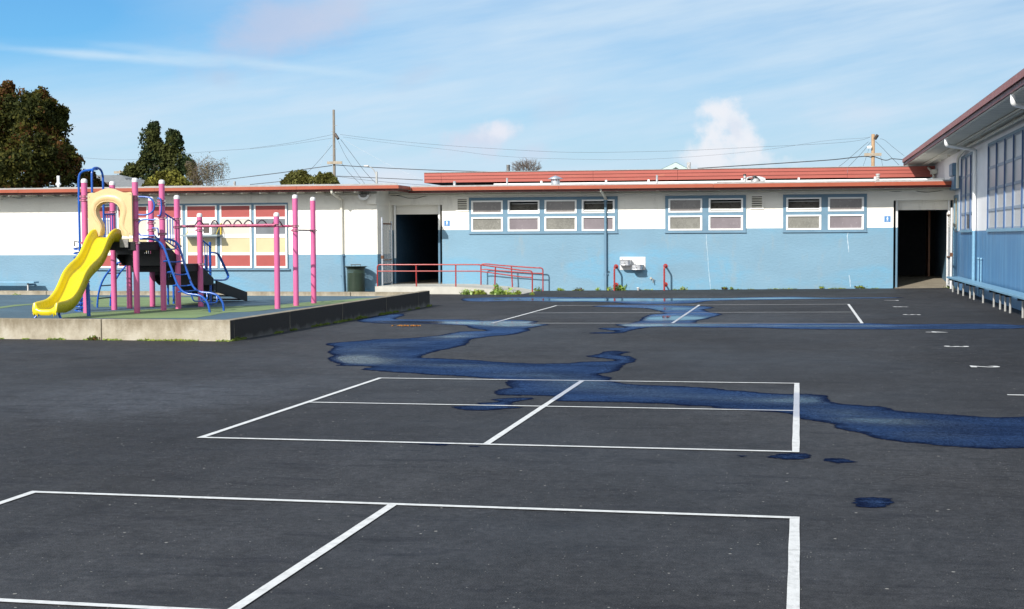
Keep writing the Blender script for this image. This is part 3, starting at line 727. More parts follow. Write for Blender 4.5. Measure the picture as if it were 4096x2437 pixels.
gstop(-34, XE-.05, YEL+.04, 3.206); mb.build('gravel_stop', wing)
mb = MB(); gstop(XE, XR-.02, YE+.04, 3.18); mb.build('gravel_stop', wing)
mb = MB()                                              # raised white edge of the flat roof further back
za = AY(2638, 727, 47.).z
mb.box((AY(1975, 735, 47).x, 47., 3.2), (XR-.02, 47.15, za), 'white_paint')
for sx in (2165, 2424, 2594, 2968, 3195, 3500): p = AY(sx, 725, 47.02); mb.box((p.x-.03, 47.02, za), (p.x+.03, 47.08, za+.075), 'white_paint')
mb.build('roof_curb', wing)
rafts = [(-33.6+.613*k, YEL, YL, 3.0) for k in range(34)] + [(-11.6+.613*k, YE, YB, 3.0) for k in range(27)]
proto = None
for x, ya, yb, z in rafts:
    if proto is None:
        r = MB(); r.box((x-.022, ya+.14, 3.0), (x+.022, yb, 3.084), 'cream_paint'); o = r.build('rafter', wing); proto = (o, x, ya)
    else:
        o = proto[0].copy(); COL.objects.link(o); o.parent = wing; o.location = proto[0].location+Vector((x-proto[1], ya-proto[2], 0))
for pts, r in (([(AY(*c4(0, 398), YL-.05)), AY(*c4(300, 398), YL-.05), AY(*c4(470, 400), YL-.05)], .022), ([AY(*c4(0, 410), YL-.05), AY(*c4(300, 412), YL-.05)], .02),
               ([AY(*c4(500, 415), YB-.06), AY(*c4(700, 402), YB-.06), AY(*c5(0, 378), YB-.06), AY(*c6(1600, 298), YB-.06)], .022),
               ([AY(*c4(700, 415), YB-.06), AY(*c5(0, 402), YB-.06), AY(*c6(1100, 322), YB-.06), AY(*c6(1600, 312), YB-.06)], .026)):
    m = MB(); m.tube(pts, r, 'cream_paint', 8); m.build('conduit', wing)
m = MB(); zz = AY(0, 778, YL).z
m.tube([(AY(60, 770, YL-.05).x, YL-.05, 2.99), (AY(700, 770, YL-.05).x, YL-.05, 2.985), (AY(1300, 770, YL-.05).x, YL-.05, 2.985)], .018, 'cream_paint', 8)
m.tube([AY(0, 800, YL-.05), AY(25, 788, YL-.05), AY(60, 781, YL-.05), AY(300, 778, YL-.05)], .022, 'cream_paint', 8, 4); m.build('conduit', wing)
for pts in ([c4(600, 410), c4(700, 425), c4(760, 440), c4(840, 440), c4(900, 425), c4(970, 415), c4(1050, 412)], [c4(520, 430), c4(560, 412), c4(640, 418), c4(720, 402)], [c6(1080, 325), c6(1150, 330), c6(1230, 322)], [c6(1300, 322), c6(1380, 335), c6(1450, 330), c6(1540, 318)], [c1(60, 340), c1(130, 358), c1(190, 350), c1(250, 345), c1(420, 348)]):
    Yp = YL-.03 if pts[0][0] < 400 else YB-.04
    m = MB(); m.tube([AY(*p, Yp) for p in pts], .009, 'cable_dark', 6, 4); m.build('cable', wing)
def downspout(e0, e1, e2, Yw, Yo, zb, zsplit, name='downspout'):
    m = MB(); a = AY(*e0, Yo); b = AY(*e1, Yw-.06); c = AY(*e2, Yw-.06)
    p = rounded([(a.x, a.y, a.z+.12), a, b, (b.x, b.y, zsplit)], .05)
    m.tube(p, .042, 'cream_paint', 10); m.tube([(b.x, b.y, zsplit), (c.x, c.y, zb)], .042, 'trim_blue', 10)
    for z in (zb+.5, zsplit-.05): m.box((b.x-.07, b.y-.01, z), (b.x+.07, Yw, z+.03), 'trim_blue')
    m.build(name, wing)
downspout((1327, 772), (1366, 799), (1375, 1163), YL, YEL+.12, -.08, BZL)
downspout((2404, 764), (2422, 793), (2423, 1165), YB, YE+.12, -.06, AY(2422, 800, YB).z)
def louver(x0, x1, y0, y1):
    a, b, z0, z1 = rect(x0, x1, y0, y1, YB); m = MB(); t = .06
    m.sheet('y', YB-.03, a-t, b+t, z0-t*.7, z1+t*1.2, 'white_stucco', [(a, b, z0, z1)], depth=.028)
    m.box((a-t, YB-.03, z1+t*1.2), (b+t, YB, z1+t*1.2+.01), 'white_stucco'); m.quad((a, YB-.002, z0), (b, YB-.002, z0), (b, YB-.002, z1), (a, YB-.002, z1), 'ac_dark')
    n = 5
    for k in range(n):
        z = z0+(z1-z0)*(k+.1)/n; h = (z1-z0)/n
        m.quad((a, YB-.034, z), (b, YB-.034, z), (b, YB-.006, z+h*.62), (a, YB-.006, z+h*.62), 'cream_paint')
    m.build('louver_vent', wing)
louver(1831, 1868, 797, 841); louver(3007, 3048, 786, 832)
# left doorway: recess header, pipe jambs, dark passage
def doorway(D, hz, jx0, jx1, fl, name, sun_right):
    m = MB(); a, b, z0, z1 = D
    m.box((jx0, YB+.30, hz), (jx1, YB+.36, z1+.05), 'white_stucco'); m.build('door_header', wing)
    for x in (jx0, jx1):
        m = MB(); m.tube([(x, YB+.2, BZ if x > -12.5 else .95), (x, YB+.2, z1)], .04, 'white_paint', 10); m.tube([(x, YB+.2, z0-.02), (x, YB+.2, BZ if x > -12.5 else .95)], .0402, 'trim_blue', 10); m.build('door_jamb', wing)
dl0, dl1 = AY(1580, 1000, YB+.2).x, AY(1758, 1000, YB+.2).x
doorway(doorL, AY(1700, 857.5, YB+.3).z, dl0, dl1, .1, 'left', False)
dr0, dr1 = AY(3586, 1000, YB+.2).x, AY(3794.5, 1000, YB+.2).x
doorway(doorR, AY(3690, 840, YB+.3).z, dr0, dr1, 0, 'right', True)
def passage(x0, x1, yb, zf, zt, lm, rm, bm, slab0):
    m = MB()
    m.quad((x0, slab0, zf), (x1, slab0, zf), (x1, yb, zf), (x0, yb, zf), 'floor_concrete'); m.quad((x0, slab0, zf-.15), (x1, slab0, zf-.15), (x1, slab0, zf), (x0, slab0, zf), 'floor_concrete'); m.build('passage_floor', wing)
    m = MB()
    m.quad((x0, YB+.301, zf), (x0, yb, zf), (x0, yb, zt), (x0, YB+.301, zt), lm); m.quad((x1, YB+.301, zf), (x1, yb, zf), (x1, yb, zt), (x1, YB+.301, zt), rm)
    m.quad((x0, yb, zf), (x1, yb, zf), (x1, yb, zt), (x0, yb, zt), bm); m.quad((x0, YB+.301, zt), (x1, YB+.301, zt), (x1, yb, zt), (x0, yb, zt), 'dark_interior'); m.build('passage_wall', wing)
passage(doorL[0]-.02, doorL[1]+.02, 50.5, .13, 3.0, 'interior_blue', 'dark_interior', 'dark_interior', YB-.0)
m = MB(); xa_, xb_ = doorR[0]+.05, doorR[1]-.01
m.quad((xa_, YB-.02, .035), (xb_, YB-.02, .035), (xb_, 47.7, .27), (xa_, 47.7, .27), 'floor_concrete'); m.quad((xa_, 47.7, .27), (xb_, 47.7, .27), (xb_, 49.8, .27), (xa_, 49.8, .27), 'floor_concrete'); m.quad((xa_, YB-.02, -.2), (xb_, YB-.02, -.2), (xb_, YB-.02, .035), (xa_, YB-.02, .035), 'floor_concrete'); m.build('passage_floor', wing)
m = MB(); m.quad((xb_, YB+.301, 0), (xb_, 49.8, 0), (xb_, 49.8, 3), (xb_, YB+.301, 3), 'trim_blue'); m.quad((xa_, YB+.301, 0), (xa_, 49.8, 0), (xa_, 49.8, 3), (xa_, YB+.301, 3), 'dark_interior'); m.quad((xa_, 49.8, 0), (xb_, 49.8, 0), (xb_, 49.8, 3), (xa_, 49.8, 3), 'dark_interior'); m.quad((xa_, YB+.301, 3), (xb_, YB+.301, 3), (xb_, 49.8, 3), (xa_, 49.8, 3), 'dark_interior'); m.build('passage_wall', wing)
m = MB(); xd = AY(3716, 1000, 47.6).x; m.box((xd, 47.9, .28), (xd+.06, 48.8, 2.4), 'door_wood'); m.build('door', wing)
# corner junction box painted white
m = MB(); q = rect(1475, 1509, 775, 817, YL); m.box((q[0], YL-.16, q[2]), (q[1], YL, q[3]), 'white_stucco'); tag(m.build('junction_box', None, (q[0], YL, q[2]), .008), 'white painted metal box on the wall corner under the eave', 'electrical box')

# ------------------------------------------------------------------ classroom building on the right
hall = thing('classroom_building', 'tall white and blue classroom building along the right edge', 'building', (8, 35, 0))
XW = XR; ZS = 4.015; XF = 3.5
BZR = 1.72
WB_c = [36.2, 34.76, 33.38, 32.06, 30.8, 29.5, 28.2, 26.9, 25.6]
WA = (38.72, 42.08); 
rowsR = [1.755, 2.2, 2.71, 3.22, 3.75]
wholes = [(WB_c[-1], WB_c[0], rowsR[0], rowsR[-1]), (WA[0], WA[1], rowsR[0], rowsR[-1]), (42.95, 43.85, 1.78, 2.72)]
m = MB(); m.sheet('x', XW, 4, 51.3, -.2, ZS+.02, 'white_smooth', wholes, cuts_v=[BZR], depth=.1, matf=lambda u, v: 'white_smooth' if v > BZR else 'blue_smooth')
m.build('wall', hall)
m = MB(); m.box((4.9, 4.2, 0), (5., 51, 4), 'dark_interior'); m.build('interior_wall', hall)
def big_window(y0, y1, cols, rows, opened=()):
    f = MB(); t = .05
    f.box((XW-.045, y0-.06, rows[0]-.07), (XW+.02, y1+.06, rows[0]-.001), 'bench_blue')
    f.box((XW-.03, y0-t, rows[-1]), (XW+.05, y1+t, rows[-1]+.07), 'trim_blue')
    for y in cols: f.box((XW-.035, y-.035, rows[0]), (XW+.05, y+.035, rows[-1]), 'frame_blue')
    w = f.build('window', hall)
    for i in range(len(cols)-1):
        a, b = sorted((cols[i], cols[i+1])); a += .035; b -= .035
        s = MB(); p = MB()
        for j in range(len(rows)-1):
            z0, z1 = rows[j], rows[j+1]
            s.box((XW-.012, a, z0), (XW+.03, b, z0+.035), 'sash_grey'); s.box((XW-.012, a, z1-.03), (XW+.03, b, z1-.001), 'sash_grey')
            s.box((XW-.010, a, z0+.035), (XW+.03, a+.03, z1-.03), 'sash_grey'); s.box((XW-.010, b-.03, z0+.035), (XW+.03, b, z1-.03), 'sash_grey')
            p.box((XW+.008, a+.03, z0+.035), (XW+.016, b-.03, z1-.03), 'pane_dark' if (i, j) in opened else 'pane_frost')
        s.build('sash', w); p.build('pane', w)
big_window(WB_c[-1], WB_c[0], WB_c, rowsR)
big_window(WA[0], WA[1], [42.08, 40.96, 39.84, 38.72], rowsR, [(1, 0)])
f = MB(); f.box((XW-.03, 42.89, 1.74), (XW+.04, 42.95, 2.78), 'trim_blue'); f.box((XW-.03, 43.85, 1.74), (XW+.04, 43.91, 2.78), 'trim_blue'); f.box((XW-.03, 42.95, 2.70), (XW+.04, 43.85, 2.78), 'trim_blue'); f.box((XW-.03, 42.95, 1.74), (XW+.04, 43.85, 1.79), 'trim_blue')
w = f.build('window', hall); p = MB(); p.box((XW, 42.95, 1.79), (XW+.01, 43.85, 2.70), 'pane_cream'); p.build('pane', w)
m = MB()
m.box((XF+.14, 3, ZS), (9, 51.3, ZS+.03), 'soffit_planks')
m.quad((XF, 3, 4.262), (9, 3, 4.5), (9, 51.35, 4.5), (XF, 51.35, 4.262), 'roof_gravel'); m.build('roof', hall)
m = MB(); y = 3.
while y < 51.3:
    e = min(51.35, y+6.1); d = rnd.uniform(-.004, .004)
    m.box((XF+d, y+.003, 4.135), (XF+.035, e-.003, 4.26), 'eave_red'); y = e
m.box((XF+.045, 3, 4.04), (XF+.08, 51.3, 4.134), 'fascia_shade'); m.box((XF+.081, 3, 4.02), (XF+.139, 51.3, 4.06), 'cream_paint'); m.box((XF+.036, 51.31, 4.03), (9, 51.35, 4.26), 'eave_red'); m.build('fascia', hall)
for y_, x_ in ((0, 0),):
    for (xo, zo, r) in ((XW-.42, 3.985, .022), (XW-.34, 3.985, .022), (XW-.14, 3.95, .036)):
        m = MB(); m.tube([(xo, 6, zo), (xo, 50.2 if r < .03 else 39.6, zo)], r, 'cream_paint', 8)
        for k in range(14): m.box((xo-.04, 12+2.7*k, zo), (xo+.04, 12.06+2.7*k, ZS), 'cream_paint')
        m.build('conduit', hall)
def spoutR(Y, Yw, zend=.05):
    m = MB()
    p = rounded([(XF+.1, Y, 4.03), (XF+.1, Y, 3.86), (XW-.07, Yw, 3.80), (XW-.07, Yw, BZR)], .07)
    m.tube(p, .045, 'white_paint', 10); m.tube([(XW-.07, Yw, BZR), (XW-.07, Yw, zend)], .0452, 'bench_blue', 10); m.build('downspout', hall)
spoutR(37.3, 38.5); spoutR(25.9, 27.1)
m = MB(); m.tube(rounded([(XW-.14, 39.6, 3.95), (XW-.12, 42.0, 3.80), (XW-.09, 42.35, 3.55), (XW-.08, 42.45, 2.95)], .2), .04, 'cream_paint', 10); m.build('conduit', hall)
m = MB(); m.tube(rounded([(XW-.3, 50.2, 3.98), (XW-.12, 49.6, 3.7), (XW-.1, 49.4, 3.35)], .15), .04, 'cream_paint', 8); m.box((XW-.2, 49.3, 3.66), (XW-.02, 49.8, 3.8), 'cream_paint'); m.build('conduit', hall)
for yy in (37.75, 37.2):
    m = MB(); m.tube([(XW-.04, yy, .1), (XW-.04, yy, 1.02)], .02, 'bench_blue', 8); m.lathe((XW-.04, yy, .98), [(.0, .0), (.03, .0), (.03, .06), (0, .06)], 'bench_blue', 10); m.build('standpipe', hall)
for (a, b, za, zb_, lb) in ((42.45, 43.75, 2.92, 3.30, 'wide blue electrical box at the eave end on right-hand wall'), (43.0, 43.9, 3.33, 3.70, 'small blue electrical box above the wide one on right-hand wall')):
    m = MB(); m.box((XW-.16, a, za), (XW-.001, b, zb_), 'box_blue'); m.box((XW-.175, a+.02, za+.02), (XW-.161, b-.02, zb_-.02), 'box_blue')
    tag(m.build('electrical_box', None, (XW, a, za), .006), lb, 'electrical box', 'electrical boxes on the right-hand wall')

# ------------------------------------------------------------------ hall behind with the red parapet
back = thing('assembly_hall', 'rear flat roofed building with broad red parapet behind the low wing', 'building', (-4, 54, 0))
x0, x1 = -13.33, XR-.02
zT, zB_ = 3.945, 3.585; m = MB(); seams = [x0, AY(1764, 710, 50).x, AY(2372, 710, 50).x, AY(2710, 710, 50).x, AY(3390, 710, 50).x, x1]
hs = (zT-zB_)/3
for k in range(3):
    for i in range(5):
        j = rnd.uniform(-.006, .006)
        m.box((seams[i]+.004, 50+.022*(k)+j*.5, zT-hs*(k+1)+.004+(j if k == 2 else 0)), (seams[i+1]-.004, 50.16, zT-hs*k-.001), 'parapet_red')
m.box((x0, 49.97, zT), (x1, 50.2, zT+.022), 'gravel_stop')
m.box((x0-.001, 50.03, zB_), (x0+.02, 58, zT-.002), 'parapet_red')
m.build('parapet', back)
m = MB(); m.box((x0+1.6, 51.2, 0), (XR-.1, 58, 3.8), 'dark_interior'); m.build('wall', back)
m = MB(); m.box((x0+.03, 50.17, 3.6), (XR-.03, 58, 3.7), 'roof_gravel'); m.quad((x0+.02, 50.165, 3.598), (x1, 50.165, 3.598), (x1, 51.2, 3.598), (x0+.02, 51.2, 3.598), 'dark_interior'); m.build('roof', back)

# ------------------------------------------------------------------ roof vents and pipes (all stand on the low roof)
def cone_vent():
    p = AY(*c5(50, 305), 45.); p.z = 3.165; m = MB(); n = 28; r = .143
    # drum with round ports near the top
    m.lathe(p, [(r, 0), (r, .31)], 'galvanised', n); m.build
    t = thing('roof_vent', 'galvanised drum vent with conical cap on the low roof', 'roof vent', p)
    d = m.build('drum', t)
    m = MB()
    for k in range(9):
        a = 2*math.pi*k/9-1.2; c = p+Vector((math.cos(a)*(r+.002), math.sin(a)*(r+.002), .255)); e1 = Vector((-math.sin(a), math.cos(a), 0)); q = [c+e1*(.022*math.cos(w))+Vector((0, 0, .022*math.sin(w))) for w in np.linspace(0, 2*math.pi, 12, endpoint=False)]
        m.add(q, [tuple(range(12))], 'panel_red')
    m.build('port', t)
    m = MB(); m.lathe(p, [(.235, .295), (.238, .305), (.12, .365), (.012, .405), (0, .405)], 'galvanised', n); m.lathe(p, [(.235, .295), (.0, .30)], 'bin_dark', n); m.build('cap', t)
cone_vent()
def bent_vent():
    p = AY(*c6(45, 250), 45.); p.z = 3.165; r = .148; t = thing('roof_vent', 'grey drum vent with crumpled sheet metal cap on the low roof', 'roof vent', p)
    m = MB(); m.lathe(p, [(r, 0), (r, .22), (r-.02, .24)], 'vent_metal', 28); m.build('drum', t)
    m = MB(); N, Rr = 28, 6; vs = []
    for i in range(Rr+1):
        for k in range(N):
            a = 2*math.pi*k/N; q = i/Rr; rr = .27*q; h = .30-.05*q*q+.055*q*q*math.sin(3*a+.7)+.03*q*math.sin(7*a)
            if math.cos(a) > .5: h -= .09*q*q
            vs.append(p+Vector((rr*math.cos(a)*1.12, rr*math.sin(a), h)))
    fs = [(i*N+k, i*N+(k+1) % N, (i+1)*N+(k+1) % N, (i+1)*N+k) for i in range(Rr) for k in range(N)]
    m.add(vs, fs, 'old_white', True); m.build('cap', t)
    for k in range(3):
        a = k*2.1; m = MB(); m.tube([p+Vector((r*math.cos(a), r*math.sin(a), .2)), p+Vector((r*math.cos(a), r*math.sin(a), .29))], .008, 'vent_metal', 6); m.build('strut', t)
bent_vent()
def vpipe(S, top, Y, r, lb, mat='vent_metal', cap=None):
    p = AY(S[0], S[1], Y); q = AY(top[0], top[1], Y); p.z = 3.165; h = q.z-p.z; m = MB()
    m.lathe(p, [(r*1.6, 0), (r*1.15, .03), (r, .05), (r, h), (r*.8, h), (r*.8, h-.05), (0, h-.05)], mat, 14)
    if cap: m.lathe(p, [(r*1.25, h-.04), (r*1.25, h+.0), (0, h+.01)], cap, 14); m.lathe(p, [(r*1.06, h*.62), (r*1.06, h*.66)], 'rust', 14)
    tag(m.build('vent_pipe', None, p), lb, 'vent pipe', 'vent pipes on the low roof')
vpipe(c4(1183, 325), c4(1183, 286), 45., .045, 'short stubby vent pipe below the left end of red parapet')
vpipe(c4(1663, 320), c4(1663, 256), 45., .032, 'thin tall vent pipe between the stubby pipe and conical vent')
vpipe(c5(976, 305), c5(976, 229), 45., .032, 'thin dark topped vent pipe midway along the red parapet')
vpipe(c5(1778, 292), c5(1778, 222), 45., .038, 'vent pipe with black cap and rusty band beside crumpled vent', 'vent_metal', 'bin_dark')
vpipe(c6(1012, 237), c6(1012, 190), 45., .052, 'fat weathered vent pipe near the right end of the low roof', 'weathered_pipe', 'weathered_pipe')
p = AY(234, 760, 44.5); p.z = 3.165; q = AY(234, 704, 44.5); h = q.z-p.z; m = MB()
m.lathe(p, [(.035, 0), (.035, h*.42), (.085, h*.50), (.09, h*.56), (.055, h*.60), (.045, h*.7), (.05, h*.98), (.05, h), (.03, h), (0, h-.02)], 'white_paint', 16)
tag(m.build('flue', None, p), 'white flue pipe with flared collar on the left end of roof', 'flue')

# ------------------------------------------------------------------ small things on the walls
def security_light():
    q = rect(1434, 1477, 776, 797, YL-.25); cx = (q[0]+q[1])/2; z = (q[2]+q[3])/2
    t = thing('security_light', 'white floodlight with dark lens under the left eave', 'light', (cx, YL, z)); m = MB()
    vs = []; n = 10
    prof = [(-.2, .05), (-.17, -.03), (-.10, -.085), (0, -.10), (.1, -.085), (.17, -.03), (.2, .05)]
    m.prism([(cx+a*.85, YL-.30, z+b) for a, b in prof], (0, .28, .02), 'ac_white'); m.build('housing', t, None, .01)
    m = MB(); m.prism([(cx+a*.6, YL-.31, z+.02+b*.5) for a, b in prof], (0, .008, 0), 'pane_dark'); m.build('lens', t)
    m = MB(); m.box((cx-.14, YL-.3, z+.052), (cx+.14, YL, z+.09), 'ac_dark'); m.build('bracket', t)
security_light()
def fountain():
    a, b, z0, z1 = -5.464, -4.665, .577, .983; t = thing('drinking_fountain', 'steel wall plate with two drinking fountain bowls', 'drinking fountain', (-5.06, YB, .577))
    m = MB(); m.box((a, YB-.012, z0), (b, YB-.001, z1), 'steel_plate'); m.build('back_plate', t, None, .003)
    for k, (cx, zt) in enumerate(((-5.27, .885), (-4.905, .745))):
        m = MB(); w, dp, h = .165, .34, .155; pr = []
        for i in range(9):
            ang = math.pi*i/8; pr.append((cx-w*math.copysign(abs(math.cos(ang))**.55, math.cos(ang)), YB-.012-dp+dp*.28*(1-math.sin(ang)**.6)))
        poly = [(cx-w, YB-.012)]+pr+[(cx+w, YB-.012)]
        m.prism([(x, y, zt-h) for x, y in poly], (0, 0, h), 'steel'); bwl = m.build('bowl', t, None, .012)
        m = MB(); ring = [(cx+(x-cx)*.86, YB-.03+(y-YB)*.88, zt+.002) for x, y in poly]; m.add(ring, [tuple(range(len(ring)))], 'galvanised'); m.build('basin', bwl)
        m = MB(); m.tube([(cx, YB-.012-dp-.012, zt-.085), (cx, YB-.012-dp+.01, zt-.085)], .022, 'bracket_metal', 12); m.build('push_button', bwl)
        m = MB(); m.tube(rounded([(cx-.11, YB-.08, zt), (cx-.11, YB-.08, zt+.06), (cx-.11, YB-.13, zt+.055)], .02), .013, 'steel', 8); m.build('spout', bwl)
fountain()
def grab_rail(xt, xp, zt, lb):
    so = .42; xb = AY(xt+4, 1166, YB).x; Y = YB-so
    x = AY(xp, 1110, Y).x; zg = gz(x, Y)-.02; t = thing('grab_rail', lb, 'grab rail', (x, Y, zg), 'red grab rails beside the fountain')
    m = MB(); m.tube(rounded([(x, Y, zg), (x, Y, zt), (x, YB, zt)], .09), .028, 'rail_red', 12); m.build('rail', t)
    for z in (zt, zg+.19):
        m = MB(); m.tube([(x, YB-.012, z), (x, YB, z)], .07, 'rail_red', 16); m.build('flange', t)
    m = MB(); m.tube([(x, Y, zg+.19), (x, YB-.01, zg+.19)], .025, 'rail_red', 10); m.build('brace', t)
grab_rail(2463, 2457.5, .685, 'red grab rail left of the drinking fountain')
grab_rail(2663, 2657, .70, 'red grab rail right of the drinking fountain')
def sign(S, txt, skirt, lb):
    a, b, z0, z1 = rect(*S, YB-.01); cx = (a+b)/2; h = z1-z0; t = thing('restroom_sign', lb, 'sign', (cx, YB, z0))
    m = MB(); m.box((a, YB-.012, z0), (b, YB-.001, z1), 'sign_blue'); m.build('board', t, None, .003)
    m = MB(); Y = YB-.015; s = h
    def blob(pts): m.add([(cx+x*s*.8, Y, z0+(z*.92+.03)*s) for x, z in pts], [tuple(range(len(pts)))], 'white_paint')
    blob([(.055*math.cos(k*.5236), .90+.05*math.sin(k*.5236)) for k in range(12)])
    if skirt: blob([(-.06, .83), (-.10, .80), (-.17, .57), (-.13, .55), (-.15, .44), (-.07, .44), (-.07, .30), (.07, .30), (.07, .44), (.15, .44), (.13, .55), (.17, .57), (.10, .80), (.06, .83)])
    else: blob([(-.12, .83), (-.15, .78), (-.15, .58), (-.10, .56), (-.10, .30), (.10, .30), (.10, .56), (.15, .58), (.15, .78), (.12, .83)])
    m.build('pictogram', t)
    cu = bpy.data.curves.new('t', 'FONT'); cu.body = txt; cu.size = .17*h/.225*.225*1.0/.9; cu.align_x = 'CENTER'; o = bpy.data.objects.new('t', cu); COL.objects.link(o)
    bpy.context.view_layer.update(); me = bpy.data.meshes.new_from_object(o.evaluated_get(bpy.context.evaluated_depsgraph_get())); bpy.data.objects.remove(o)
    for v in me.vertices: v.co = Vector((v.co.x, -.016, .12*h+v.co.y))
    me.materials.append(MATS['white_paint']); o = bpy.data.objects.new('lettering', me); COL.objects.link(o); o.parent = t
sign((1776.5, 1799, 882, 905), 'BOYS', False, 'blue boys restroom sign beside the left doorway')
sign((3537, 3562.5, 864.5, 889), 'GIRLS', True, 'blue girls restroom sign beside the right doorway')
def gate(x, y0, y1, z0, z1, lb, pale):
    t = thing('chain_link_gate', lb, 'gate', (x, y0, z0)); pm = 'old_white' if pale else 'galvanised'
    for y in (y0, y1):
        m = MB(); m.tube([(x, y, z0), (x, y, z1+(.12 if y == y0 else 0))], .03, pm, 10); m.build('frame_post', t)
    for z in (z0+.08, (z0+z1)/2-.2, z1-.08):
        m = MB(); m.tube([(x, y0, z), (x, y1, z)], .024, 'rust' if abs(z-z0-.08) > .1 else pm, 8); m.build('frame_rail', t)
    m = MB(); N = 22
    vs = [(x+.03*math.sin(k*1.9)*.6+.02, y0+(y1-y0)*k/N, z) for z in (z0+.1, z1-.1) for k in range(N+1)]
    m.add(vs, [(k, k+1, N+2+k, N+1+k) for k in range(N)], 'chain_link'); m.build('mesh_panel', t)
    m = MB(); m.box((x-.04, y0-.03, z0+(z1-z0)*.42), (x+.04, y0+.05, z0+(z1-z0)*.47), 'rust'); m.build('latch', t)
gL = AX(1529, 1000, -12.62); gL2 = AX(1566, 1000, -12.62)
gate(-12.62, gL.y, gL2.y, .12, 2.12, 'chain link gate folded back against the shaded side of left doorway', False)
gate(4.30, 42.75, 43.85, .06, 2.28, 'white chain link gate folded against the right-hand wall by the doorway', True)
# window unit and its shelf
sh = thing('wall_shelf', 'grey bracketed shelf below the window air conditioner', 'shelf', (AY(790, 940, YL-.4).x, YL, 1.2))
SY = YL-.48; a, b, z0, z1 = rect(721.5, 868, 939, 946, SY)
m = MB(); m.box((a, SY, z0), (b, YL-.056, z1), 'shelf_grey'); m.build('board', sh)
for xx in (a+.18, b-.04):
    zt = z1+.36
    m = MB(); m.box((xx-.02, YL-.1, z1), (xx+.02, YL-.056, zt), 'bracket_yellow'); m.build('upright', sh)
    m = MB(); m.tube([(xx, YL-.09, zt-.02), (xx-.0, SY+.03, z1)], .014, 'bracket_yellow', 6); m.build('brace', sh)
ac = thing('air_conditioner', 'white window air conditioner on the shelf behind the climbing frame', 'air conditioner', ((a+b)/2, SY+.1, z1))
aa, bb, _, _ = rect(751, 846, 900, 938, SY+.05)
m = MB(); m.box((aa, SY+.06, z1+.001), (bb, YL-.06, z1+.40), 'ac_white'); m.build('housing', ac, None, .012)
m = MB(); w = bb-aa; m.box((aa+w*.66, SY+.052, z1+.05), (aa+w*.90, SY+.059, z1+.36), 'ac_dark'); m.build('grille', ac)
m = MB()
for k in range(3): m.box((aa+w*.06, SY+.054, z1+.05+.11*k), (aa+w*.30, SY+.059, z1+.14+.11*k), 'pane_pale')
m.build('control_panel', ac)
# hose bibb and cleanout
m = MB(); p = AY(*c5(922, 1172), YB); m.tube([(p.x, YB, p.z), (p.x, YB-.05, p.z)], .035, 'concrete', 10); m.tube(rounded([(p.x+.06, YB-.0, p.z-.03), (p.x+.07, YB-.09, p.z-.05), (p.x+.08, YB-.09, p.z-.15)], .03), .014, 'bracket_metal', 8); m.tube([(p.x+.035, YB-.075, p.z-.03), (p.x+.11, YB-.075, p.z-.03)], .011, 'bracket_metal', 8)
tag(m.build('hose_tap', None, (p.x, YB, p.z)), 'old metal hose tap low on the blue wall right of fountain', 'tap')
m = MB(); p = AY(*c5(805, 1280), YB-.12); p.z = gz(p.x, YB-.12); m.lathe(p, [(.03, 0), (.03, .05), (.045, .05), (.045, .085), (.02, .09), (0, .09)], 'old_white', 12)
tag(m.build('cleanout_pipe', None, p), 'small white capped pipe at the wall foot under the fountain', 'pipe')
m = MB(); p = AY(*c5(538, 1114), YB); m.tube([(p.x, YB-.02, p.z), (p.x, YB, p.z)], .022, 'bin_dark', 10); tag(m.build('pipe_stub', None, p), 'black pipe stub in the wall beside the central downspout', 'pipe')

# ------------------------------------------------------------------ ramp, handrails, bin
YRF, YRB = 41.35, YB
xl, xr1, xr2 = AY(1500, 1150, YRF).x, -9.2, -7.95
m = MB(); zt = .137
prof = [(xl, zt), (AY(1823, 1147, YRF).x, zt-.005), (AY(1990, 1158, YRF).x, .045), (xr2, gz(xr2, YRF)-.02)]
N = 24
for i in range(len(prof)-1):
    (xa_, za_), (xb_, zb2) = prof[i], prof[i+1]
    m.quad((xa_, YRF, za_), (xb_, YRF, zb2), (xb_, YRB, zb2+.0), (xa_, YRB, za_), 'concrete'); m.quad((xa_, YRF, -.25), (xb_, YRF, -.25), (xb_, YRF, zb2), (xa_, YRF, za_), 'concrete')
m.quad((xl, YRF, -.25), (xl, YRF, zt), (xl, YRB, zt), (xl, YRB, -.25), 'concrete')
struct(m.build('ramp'), 'pale concrete access ramp up to the left doorway')
def handrail(pts_top, mid_dz, posts, Y, lb, left_bend):
    t = thing('handrail', lb, 'handrail', AY(*posts[0][1], Y), 'red handrails of the ramp')
    top = [AY(*q, Y) for q in pts_top]; p0, pn = AY(*posts[0][1], Y), AY(*posts[-1][1], Y)
    path = ([(top[0].x, Y, p0.z), ] if left_bend else [(top[0].x, Y, p0.z)]) + top + [(top[-1].x, Y, pn.z)]
    m = MB(); m.tube(rounded(path, .09), .021, 'rail_red', 10); m.build('top_rail', t)
    mid = [Vector((q.x, q.y, q.z-mid_dz)) for q in top]; m = MB(); m.tube(mid, .018, 'rail_red', 10); m.build('mid_rail', t)
    for (a_, b_) in posts[1:-1]:
        A, B = AY(*a_, Y), AY(*b_, Y); m = MB(); m.tube([(A.x, Y, A.z), (B.x, Y, B.z-.03)], .021, 'rail_red', 10); m.build('post', t)
handrail([c4(478, 1049), c4(1000, 1048), c4(1400, 1048), c4(1560, 1068), c4(1800, 1101), c4(1893, 1105)], .195,
         [(c4(478, 1049), c4(480, 1247)), (c4(832, 1050), c4(835, 1248)), (c4(1194, 1050), c4(1195, 1250)), (c4(1556, 1070), c4(1550, 1272)), (c4(1893, 1105), c4(1893, 1320))], YRF+.12, 'red pipe handrail along the front edge of the ramp', True)
